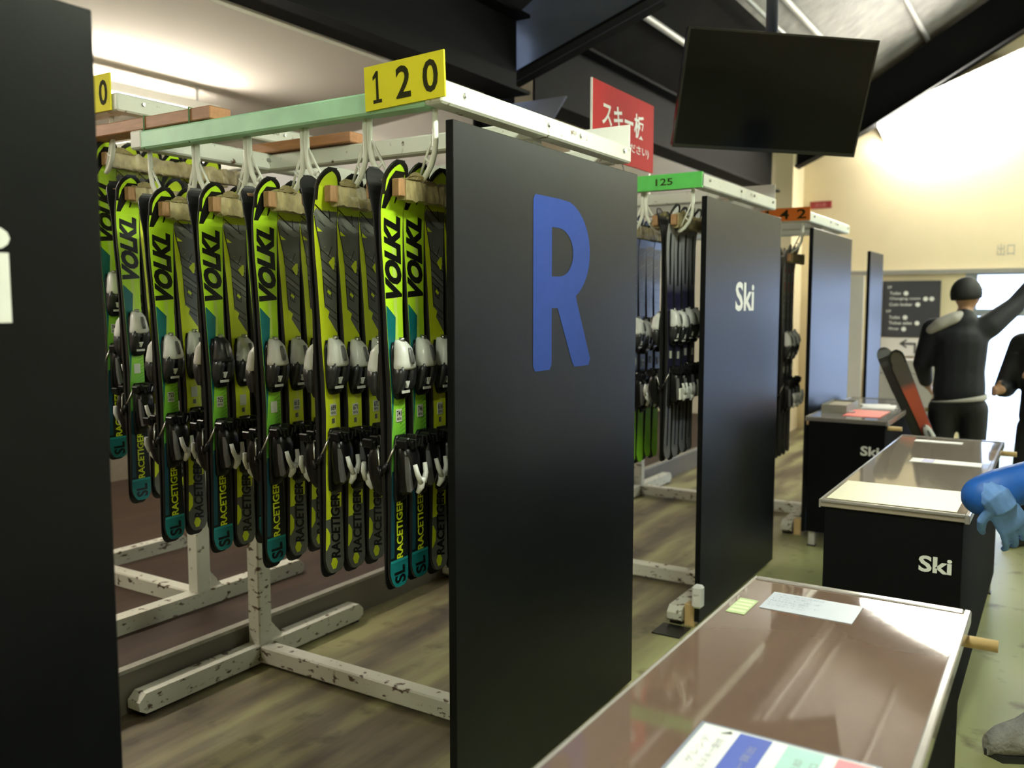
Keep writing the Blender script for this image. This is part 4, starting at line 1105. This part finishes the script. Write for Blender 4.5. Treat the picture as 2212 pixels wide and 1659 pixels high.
def head_mesh(c, facing, tilt=0.0, h=0.23):
    """egg shaped head with brow, nose, chin and ears; facing = direction angle in the ground plane"""
    mb = MB(); n, m = 20, 16; vs = []
    for i in range(m + 1):
        ph = PI * i / m
        for k in range(n):
            th = 2 * PI * k / n
            x, y, z = math.sin(ph) * math.cos(th), math.sin(ph) * math.sin(th), math.cos(ph)
            rx, ry, rz = h * .42, h * .335, h * .5
            if z < 0: f_ = 1 - .28 * z * z; rx *= f_; ry *= 1 - .38 * z * z
            px_, py_, pz_ = x * rx, y * ry, z * rz
            fr = max(0, x)
            nose = math.exp(-((y * ry / .014) ** 2) - ((pz_ + h * .08) / .022) ** 2) * .022 * (x > 0)
            brow = math.exp(-((pz_ - h * .06) / .012) ** 2) * .004 * fr
            eye = math.exp(-((abs(y * ry) - .032) / .014) ** 2 - ((pz_ - h * .01) / .012) ** 2) * -.008 * (x > 0)
            mouth = math.exp(-((y * ry / .022) ** 2) - ((pz_ + h * .24) / .008) ** 2) * .005 * (x > 0)
            chin = math.exp(-((y * ry / .025) ** 2) - ((pz_ + h * .42) / .02) ** 2) * .008 * (x > 0)
            px_ += nose + brow + eye + mouth + chin
            vs.append((px_, py_, pz_))
    fs = []
    for i in range(m):
        for k in range(n): fs.append((i * n + k, i * n + (k + 1) % n, (i + 1) * n + (k + 1) % n, (i + 1) * n + k))
    mb.add(vs, fs, 0, True)
    for sg in (-1, 1):
        rings = []
        for (o_, s_) in ((0, .9), (.008, 1.0), (.014, .8)):
            rings.append([(-.005 + .016 * s_ * math.cos(a), sg * (h * .325 + o_), -.005 + .03 * s_ * math.sin(a)) for a in [2 * PI * q / 10 for q in range(10)]])
        mb.loft(rings)
    Mz = Matrix.Rotation(facing, 4, 'Z') @ Matrix.Rotation(tilt, 4, 'Y')
    mb.v = [tuple(Mz @ Vector(v) + Vector(c)) for v in mb.v]
    return mb
def join_remesh(name, meshes, voxel, m, smooth=4):
    vs = []; fs = []
    for me in meshes:
        o = len(vs)
        if isinstance(me, MB): vs += me.v; fs += [tuple(i + o for i in f) for f in me.f]
        else:
            vs += [tuple(v.co) for v in me.vertices]; fs += [tuple(i + o for i in p.vertices) for p in me.polygons]
    me = bpy.data.meshes.new(name); me.from_pydata(vs, [], fs)
    bm = bmesh.new(); bm.from_mesh(me); bmesh.ops.recalc_face_normals(bm, faces=bm.faces); bm.to_mesh(me); bm.free()
    o = bpy.data.objects.new(name, me); COL.objects.link(o)
    rm = o.modifiers.new('r', 'REMESH'); rm.mode = 'VOXEL'; rm.voxel_size = voxel; rm.use_smooth_shade = True
    s_ = o.modifiers.new('s', 'SMOOTH'); s_.iterations = smooth; s_.factor = .5
    dg = bpy.context.evaluated_depsgraph_get(); dg.update()
    out = bpy.data.meshes.new_from_object(o.evaluated_get(dg)); out.name = name
    bpy.data.objects.remove(o); bpy.data.meshes.remove(me)
    out.materials.clear(); out.materials.append(m)
    return out
SKIN = mat('skin', (.52, .30, .20), rough=.5, noise_amt=.08)
DARKJ = mat('dark_navy_jacket', (.009, .010, .016), rough=.75, noise_amt=.25, noise_scale=8, bump=.3, bump_scale=14)
DARKT = mat('black_trousers', (.010, .010, .012), rough=.7, noise_amt=.2, bump=.2, bump_scale=16)
HAIR = mat('black_cap_knit', (.010, .010, .011), rough=.7, noise_amt=.2)
PALEC = mat('pale_cloth', (.48, .46, .44), rough=.7, noise_amt=.1)
def hand(wrist, dirv, palm_n, curl=0.35, size=1.0, spread=0.0, thumb=1, fist=False):
    """five-fingered hand as skinned chains; dirv points from wrist to fingertips, palm_n out of the palm"""
    d = Vector(dirv).normalized(); n = Vector(palm_n); n = (n - d * n.dot(d)).normalized(); s_ = d.cross(n)
    w = Vector(wrist); S = size
    parts = []
    rings = []
    for (t, hw, th) in ((-.02, .026, .022), (.01, .032, .020), (.045, .040, .017), (.08, .042, .014), (.095, .038, .010)):
        c = w + d * t * S
        rings.append([c + s_ * (math.cos(a) * hw * S) + n * (math.sin(a) * th * S) for a in [2 * PI * q / 12 for q in range(12)]])
    parts.append(MB().loft(rings))
    for k, (off, ln, r_) in enumerate(((-.030, .078, .0088), (-.010, .088, .0092), (.011, .082, .009), (.030, .064, .0080))):
        p = w + d * (.085 * S) + s_ * (off * S)
        pts = [w + d * (.05 * S) + s_ * (off * .9 * S), p]
        ang = 0.0
        for j, fr in enumerate((.45, .32, .23)):
            ang += curl * (1.0 + .25 * j)
            dd = d * math.cos(ang) + n * math.sin(ang) + s_ * (spread * off * 8)
            p = p + dd.normalized() * (ln * fr * S)
            pts.append(p)
        rr = [r_ * S * 1.1, r_ * S * 1.12, r_ * S * 1.05, r_ * S * .97, r_ * S * .8]
        parts.append(MB().tube(pts, rr, 10))
        e = pts[-1]
        parts.append(MB().loft([[e + s_ * (math.cos(a) * r_ * S * q) + n * (math.sin(a) * r_ * S * q) + (pts[-1] - pts[-2]).normalized() * zz * S for a in [2 * PI * b / 8 for b in range(8)]] for (q, zz) in ((.8, -.002), (.6, .005), (.1, .008))]))
    p0 = w + d * .018 * S + s_ * (thumb * .028 * S)
    p1 = p0 + (d * .55 + s_ * thumb * .75 + n * .35).normalized() * .036 * S
    p2 = p1 + (d * .85 + s_ * thumb * .25 + n * .55).normalized() * .030 * S
    p3 = p2 + (d * .85 - s_ * thumb * .1 + n * .6).normalized() * .022 * S
    parts.append(MB().tube([p0, p1, p2, p3], [.013 * S, .0125 * S, .0105 * S, .007 * S], 10))
    return parts

# --- man seen from behind with one arm raised
P1 = Vector((7.05, .64, 0))
fx = Vector((math.cos(R(8)), math.sin(R(8)), 0)); lf = Vector((-fx.y, fx.x, 0))   # facing the far door; lf = his left = picture left
def W_(f_, l_, z): return P1 + fx * f_ + lf * l_ + Vector((0, 0, z))
def rel(p): return p - P1
G_body = [[('hip', rel(W_(0, 0, .92)), (.15, .11)), ('waist', rel(W_(0, 0, 1.08)), (.14, .10)), ('chest', rel(W_(0, 0, 1.28)), (.165, .115)), ('neck0', rel(W_(.0, -.01, 1.44)), (.075, .07)), ('neck1', rel(W_(.02, -.02, 1.51)), (.052, .052))],
          ['chest', ('shL', rel(W_(0, .17, 1.37)), .068), ('elL', rel(W_(.05, .24, 1.12)), .045), ('wrL', rel(W_(.20, .20, .95)), .032)],
          ['chest', ('shR', rel(W_(.02, -.17, 1.40)), .068), ('elR', rel(W_(.12, -.34, 1.545)), .046), ('wrR', rel(W_(.20, -.47, 1.75)), .030)],
          ['hip', ('thL', rel(W_(0, .09, .84)), .09), ('knL', rel(W_(.02, .11, .48)), .062), ('anL', rel(W_(0, .12, .10)), .043), ('toL', rel(W_(.15, .13, .05)), .038)],
          ['hip', ('thR', rel(W_(0, -.09, .84)), .09), ('knR', rel(W_(.03, -.11, .48)), .062), ('anR', rel(W_(-.02, -.12, .10)), .043), ('toR', rel(W_(.13, -.14, .05)), .038)]]
def person(name, base, G, headc, facing, tilt, label, hands, lat):
    e = empty(name, base, label=label, cat='person')
    v, ed, rr, ix = chain(G)
    obj('body', join_remesh('person_body', capsules(v, ed, rr, lat) + [head_mesh(headc, facing, tilt)] + hands, .010, SKIN, 5), e)
    return e, v, ed, rr, ix
hdc = rel(W_(.03, -.03, 1.615))
hR = hand(rel(W_(.20, -.47, 1.75)), Vector((.25, -.5, .8)), Vector((-.6, .2, .3)), .12, .95, .6, 1)
hL = hand(rel(W_(.20, .20, .95)), Vector((.6, -.3, -.6)), Vector((0, -1, .2)), .4, .95, 0, -1)
man, v, ed, rr, ix = person('person', P1, G_body, hdc, R(8) - .75, 0.05, 'person in dark jacket and cap seen from behind with one arm raised', hR + hL, lf)
def clothing(name, parent, G, m, lat, voxel=.012, smooth=8):
    vv, ee, r_, _ = chain(G)
    return obj(name, join_remesh(name, capsules(vv, ee, r_, lat), voxel, m, smooth), parent)
clothing('jacket', man, [[('hip', rel(W_(0, 0, .93)), (.175, .14)), ('waist', rel(W_(0, 0, 1.08)), (.165, .13)), ('chest', rel(W_(0, 0, 1.29)), (.18, .14)), ('n', rel(W_(0, -.01, 1.42)), (.10, .095)), ('n2', rel(W_(.0, -.015, 1.455)), (.075, .075))],
    ['chest', ('shL', rel(W_(0, .175, 1.37)), .088), ('elL', rel(W_(.05, .245, 1.12)), .066), ('wrL', rel(W_(.17, .215, .985)), .05)],
    ['chest', ('shR', rel(W_(.02, -.175, 1.40)), .088), ('elR', rel(W_(.12, -.34, 1.545)), .066), ('wrR', rel(W_(.19, -.45, 1.715)), .045)]], DARKJ, lf)
clothing('trousers', man, [[('hip', rel(W_(0, 0, .90)), (.165, .125)), ('thL', rel(W_(0, .095, .80)), .105), ('knL', rel(W_(.02, .11, .48)), .082), ('anL', rel(W_(0, .12, .12)), .07)],
    ['hip', ('thR', rel(W_(0, -.095, .80)), .105), ('knR', rel(W_(.03, -.11, .48)), .082), ('anR', rel(W_(-.02, -.12, .12)), .07)]], DARKT, lf)
# shirt hem, hood, cap and shoes
mb = MB(); rings = []
for (z, a, b) in ((0, .182, .145), (.12, .187, .150), (.9, .185, .149), (1, .178, .142)):
    rings.append([rel(W_(math.sin(q) * b * 1.0, math.cos(q) * a * 1.0, (.862 - .014 * math.cos(q)) + z * (.024 - .018 * math.cos(q)))) for q in [2 * PI * k / 24 for k in range(24)]])
mb.loft(rings, cap=False).build('shirt_hem', PALEC, man)
clothing('hood', man, [[('a', rel(W_(-.07, .20, 1.37)), .035), ('b', rel(W_(-.09, .14, 1.415)), .045), ('c', rel(W_(-.08, .06, 1.455)), .045), ('d', rel(W_(-.02, .0, 1.475)), .04)]], PALEC, lf)
cm = MB(); cf = R(8) - .75
Mz = Matrix.Rotation(cf, 4, 'Z') @ Matrix.Rotation(-.12, 4, 'Y')
rings = []
for i in range(8):
    ph = (PI * .60) * (1 - i / 7)
    rings.append([tuple(Mz @ Vector((math.sin(ph) * .118 * math.cos(a) - .012, math.sin(ph) * .096 * math.sin(a), math.cos(ph) * .120 + .015)) + hdc) for a in [2 * PI * k / 20 for k in range(20)]])
cm.loft(rings)
cap = cm.build('cap', HAIR, man)
mb = MB(); pts = [(.085 + .075 * math.cos(R(a)), .085 * math.sin(R(a))) for a in range(-90, 91, 15)] + [(.06, .07), (.06, -.07)]
mb.prism(pts, lambda u, v_, w: tuple(Mz @ Vector((u, v_, w + .012 - .12 * max(0, u - .08))) + hdc), .02, .028)
mb.build('cap_brim', HAIR, cap)
SHOE = mat('dark_boot', (.02, .02, .022), rough=.5, noise_amt=.2)
for sg, l_ in ((1, .125), (-1, -.13)):
    rings = []
    for (f_, hw, z1) in ((-.10, .035, .07), (-.07, .048, .10), (0, .05, .11), (.08, .052, .085), (.15, .05, .065), (.19, .03, .05)):
        rings.append([rel(W_(f_, l_ + hw * math.cos(a), max(.0, z1 / 2 + z1 / 2 * math.sin(a)))) for a in [2 * PI * k / 12 for k in range(12)]])
    MB().loft(rings).build('shoe', SHOE, man)

# --- second dark figure at the right edge
P2 = Vector((6.462, .065, 0)); f2 = Vector((math.cos(R(150)), math.sin(R(150)), 0)); l2 = Vector((-f2.y, f2.x, 0))
def V2(f_, l_, z): return f2 * f_ + l2 * l_ + Vector((0, 0, z))
G2b = [[('hip', V2(0, 0, .88), (.14, .11)), ('waist', V2(0, 0, 1.02), (.13, .10)), ('chest', V2(.03, 0, 1.20), (.155, .11)), ('neck0', V2(.06, 0, 1.36), (.07, .065)), ('neck1', V2(.085, 0, 1.42), (.05, .05))],
       ['chest', ('shL', V2(.04, .165, 1.29), .062), ('elL', V2(.14, .20, 1.04), .043), ('wrL', V2(.30, .10, 1.14), .030)],
       ['chest', ('shR', V2(.04, -.165, 1.29), .062), ('elR', V2(.12, -.22, 1.02), .043), ('wrR', V2(.31, -.13, 1.02), .030)],
       ['hip', ('thL', V2(0, .09, .80), .088), ('knL', V2(.03, .11, .46), .06), ('anL', V2(-.01, .12, .10), .042), ('toL', V2(.14, .13, .05), .037)],
       ['hip', ('thR', V2(0, -.09, .80), .088), ('knR', V2(.03, -.11, .46), .06), ('anR', V2(-.01, -.12, .10), .042), ('toR', V2(.14, -.13, .05), .037)]]
hd2 = V2(.11, 0, 1.515)
h2 = hand(V2(.30, .10, 1.14), f2 + Vector((0, 0, .2)), Vector((0, 0, -1)), .5, .92, 0, 1) + hand(V2(.31, -.13, 1.02), f2, -l2 * -1, .5, .92, 0, 1)
p2, *_ = person('person', P2, G2b, hd2, R(150), .15, 'person in black outfit with a lime patch at the right edge', h2, l2)
clothing('jacket', p2, [[('hip', V2(0, 0, .84), (.185, .155)), ('waist', V2(0, 0, 1.02), (.175, .14)), ('chest', V2(.03, 0, 1.21), (.19, .145)), ('n', V2(.055, 0, 1.34), (.10, .095)), ('n2', V2(.07, 0, 1.39), (.078, .075))],
    ['chest', ('shL', V2(.04, .17, 1.29), .085), ('elL', V2(.14, .205, 1.04), .068), ('wrL', V2(.27, .12, 1.12), .05)],
    ['chest', ('shR', V2(.04, -.17, 1.29), .085), ('elR', V2(.12, -.225, 1.02), .068), ('wrR', V2(.28, -.145, 1.02), .05)]], mat('black_ski_jacket', (.008, .008, .010), rough=.7, noise_scale=9, col2=(.05, .05, .055), thresh=.60, bump=.3, bump_scale=12), l2)
clothing('trousers', p2, [[('hip', V2(0, 0, .84), (.165, .125)), ('thL', V2(0, .095, .76), .105), ('knL', V2(.03, .11, .46), .088), ('anL', V2(0, .12, .12), .078)],
    ['hip', ('thR', V2(0, -.095, .76), .105), ('knR', V2(.03, -.11, .46), .088), ('anR', V2(0, -.12, .12), .078)]], DARKT, l2)
clothing('sleeve_patch', p2, [[('a', V2(.10, .262, 1.13), .030), ('b', V2(.14, .268, 1.07), .032)]], mat('lime_patch', (.42, .56, .03), rough=.6, noise_amt=.1), l2, .010)
mb = MB(); rings = []
for i in range(8):
    ph = PI * .62 * (1 - i / 7)
    rings.append([tuple(Matrix.Rotation(R(150), 3, 'Z') @ Vector((math.sin(ph) * .112 * math.cos(a) - .012, math.sin(ph) * .096 * math.sin(a), math.cos(ph) * .125 + .008)) + hd2) for a in [2 * PI * k / 20 for k in range(20)]])
mb.loft(rings).build('knit_hat', HAIR, p2)
for l_ in (.125, -.125):
    rings = []
    for (f_, hw, z1) in ((-.11, .04, .10), (-.07, .052, .16), (0, .055, .16), (.08, .056, .10), (.15, .05, .075), (.19, .03, .05)):
        rings.append([V2(f_, l_ + hw * math.cos(a), max(0, z1 / 2 + z1 / 2 * math.sin(a))) for a in [2 * PI * k / 12 for k in range(12)]])
    MB().loft(rings).build('boot', SHOE, p2)

# --- person in blue at the right edge: gloved hand over the counter corner
P3 = Vector((3.66, -.16, 0)); f3 = Vector((math.cos(R(118)), math.sin(R(118)), 0)); l3 = Vector((-f3.y, f3.x, 0))
def V3(f_, l_, z): return f3 * f_ + l3 * l_ + Vector((0, 0, z))
def A3(x, y, z): return Vector((x, y, z)) - P3
wr3 = A3(3.235, .215, .925)
el3 = A3(3.40, -.06, 1.02)
G3b = [[('hip', V3(-.04, -.02, .90), (.15, .12)), ('waist', V3(-.04, -.02, 1.05), (.14, .11)), ('chest', V3(-.02, -.02, 1.26), (.17, .12)), ('neck0', V3(.0, -.02, 1.43), (.075, .07)), ('neck1', V3(.02, -.02, 1.50), (.053, .053))],
       ['chest', ('shL', V3(0, .16, 1.34), .066), ('elL', el3, .046), ('wrL', wr3, .033)],
       ['chest', ('shR', V3(0, -.20, 1.34), .066), ('elR', V3(-.08, -.29, 1.08), .046), ('wrR', V3(-.06, -.30, .84), .033)],
       ['hip', ('thL', V3(-.03, .08, .82), .09), ('knL', V3(.10, .10, .47), .063), ('anL', V3(.18, .11, .12), .045), ('toL', V3(.34, .12, .06), .04)],
       ['hip', ('thR', V3(-.03, -.11, .82), .09), ('knR', V3(-.03, -.12, .47), .063), ('anR', V3(-.11, -.13, .12), .045), ('toR', V3(.05, -.14, .06), .04)]]
hd3 = V3(.04, -.02, 1.61)
p3, *_ = person('person', P3, G3b, hd3, R(118), .2, 'person in bright blue jacket reaching a pale blue gloved hand over the counter', [], l3)
BLUJ = mat('bright_blue_shell', (.008, .11, .52), rough=.5, noise_amt=.3, noise_scale=7, bump=.5, bump_scale=11)
GLOV = mat('pale_blue_glove', (.15, .31, .72), rough=.6, noise_amt=.2, noise_scale=30, bump=.15, bump_scale=50)
clothing('jacket', p3, [[('hip', V3(-.04, -.02, .86), (.19, .16)), ('waist', V3(-.04, -.02, 1.05), (.18, .15)), ('chest', V3(-.02, -.02, 1.27), (.205, .155)), ('n', V3(0, -.02, 1.41), (.10, .10)), ('n2', V3(.01, -.02, 1.46), (.08, .08))],
    ['chest', ('shL', V3(0, .165, 1.34), .088), ('elL', el3, .075), ('f1', el3.lerp(wr3, .5) + Vector((0, 0, .004)), .066), ('f2', el3.lerp(wr3, .8), .072), ('f3', el3.lerp(wr3, .98) + Vector((0, 0, -.004)), .068)],
    ['chest', ('shR', V3(0, -.205, 1.34), .088), ('elR', V3(-.08, -.295, 1.08), .075), ('wrR', V3(-.06, -.305, .90), .06)]], BLUJ, l3)
clothing('trousers', p3, [[('hip', V3(-.04, -.02, .86), (.165, .135)), ('thL', V3(-.03, .085, .78), .11), ('knL', V3(.10, .10, .47), .092), ('anL', V3(.17, .11, .20), .085)],
    ['hip', ('thR', V3(-.03, -.115, .78), .11), ('knR', V3(-.03, -.12, .47), .092), ('anR', V3(-.11, -.13, .20), .085)]], mat('grey_ski_trousers', (.03, .03, .034), rough=.7, noise_amt=.2), l3)
gd = Vector((.29, -.46, -.80)); gn = Vector((.86, .45, -.10))
gw = wr3 + Vector((-.035, -.045, .004))
gparts = hand(gw, gd, gn, .30, 1.30, .5, -1)
gparts.append(MB().tube([wr3 + Vector((.03, -.01, .02)), wr3 + Vector((-.01, -.02, .012)), gw, gw + gd.normalized() * .04], [.046, .050, .050, .048], 12))
obj('glove', join_remesh('glove', gparts, .004, GLOV, 2), p3)
gpR = hand(V3(-.06, -.30, .84), f3 * .2 + Vector((0, 0, -1)), l3, .4, 1.1, 0, 1)
obj('glove', join_remesh('glove', gpR, .006, GLOV, 4), p3)
KNIT = mat('grey_fleece_boot', (.34, .33, .32), rough=.9, noise_amt=.35, noise_scale=30, bump=.8, bump_scale=60)
for l_, df in ((.125, .21), (-.135, -.08)):
    rings = []
    for (f_, hw, z1) in ((-.13, .04, .20), (-.10, .062, .25), (-.03, .066, .26), (.05, .064, .19), (.12, .062, .13), (.19, .055, .10), (.23, .03, .07)):
        rings.append([V3(f_ + df, l_ + hw * math.cos(a), max(.0, z1 / 2 + z1 / 2 * math.sin(a))) for a in [2 * PI * k / 14 for k in range(14)]])
    bt = MB().loft(rings).build('boot', KNIT, p3)
    MB().prism([(-.13, l_ - .06), (.20, l_ - .06), (.235, l_), (.20, l_ + .06), (-.13, l_ + .06)], lambda u, v_, w: V3(u + df, v_, w), 0, .022).build('boot_sole', SHOE, bt)
mb = MB()
for i in range(8):
    ph = PI * .62 * (1 - i / 7)
    if i == 0: rings = []
    rings.append([tuple(Matrix.Rotation(R(118), 3, 'Z') @ Vector((math.sin(ph) * .112 * math.cos(a) - .012, math.sin(ph) * .096 * math.sin(a), math.cos(ph) * .125 + .008)) + hd3) for a in [2 * PI * k / 20 for k in range(20)]])
mb.loft(rings).build('knit_hat', mat('navy_knit', (.02, .03, .08), rough=.8, noise_amt=.2), p3)

# --- pair of red skis leaning against the counter beside the man
def leaning_ski(kind, foot, topp, label, face=1):
    foot = Vector(foot); Z = (Vector(topp) - foot).normalized()
    toward = Vector((-1, -.3, 0)); Yv = -(toward - Z * toward.dot(Z)).normalized() * face
    X = Yv.cross(Z)
    e = empty('leaning_ski', foot, label=label, cat='ski', group='pair of red skis beside the far counter')
    M4 = Matrix((X, Yv, Z)).transposed().to_4x4(); M4.translation = foot; e.matrix_world = M4
    e.scale = (1, 1, 1.12)
    b = obj('ski_body', BODY[kind], e)
    for n, me in GFX[kind]: obj(n, me, b)
    toe_set(e); heel_set(e)
leaning_ski('F', (6.62, .50, .012), (6.32, .975, 1.24), 'red ski leaning over the end of the middle counter', 1)
leaning_ski('E', (6.58, .56, .012), (6.29, 1.03, 1.24), 'dark ski leaning beside the red ski near the man', -1)
print('objects', len(bpy.data.objects))
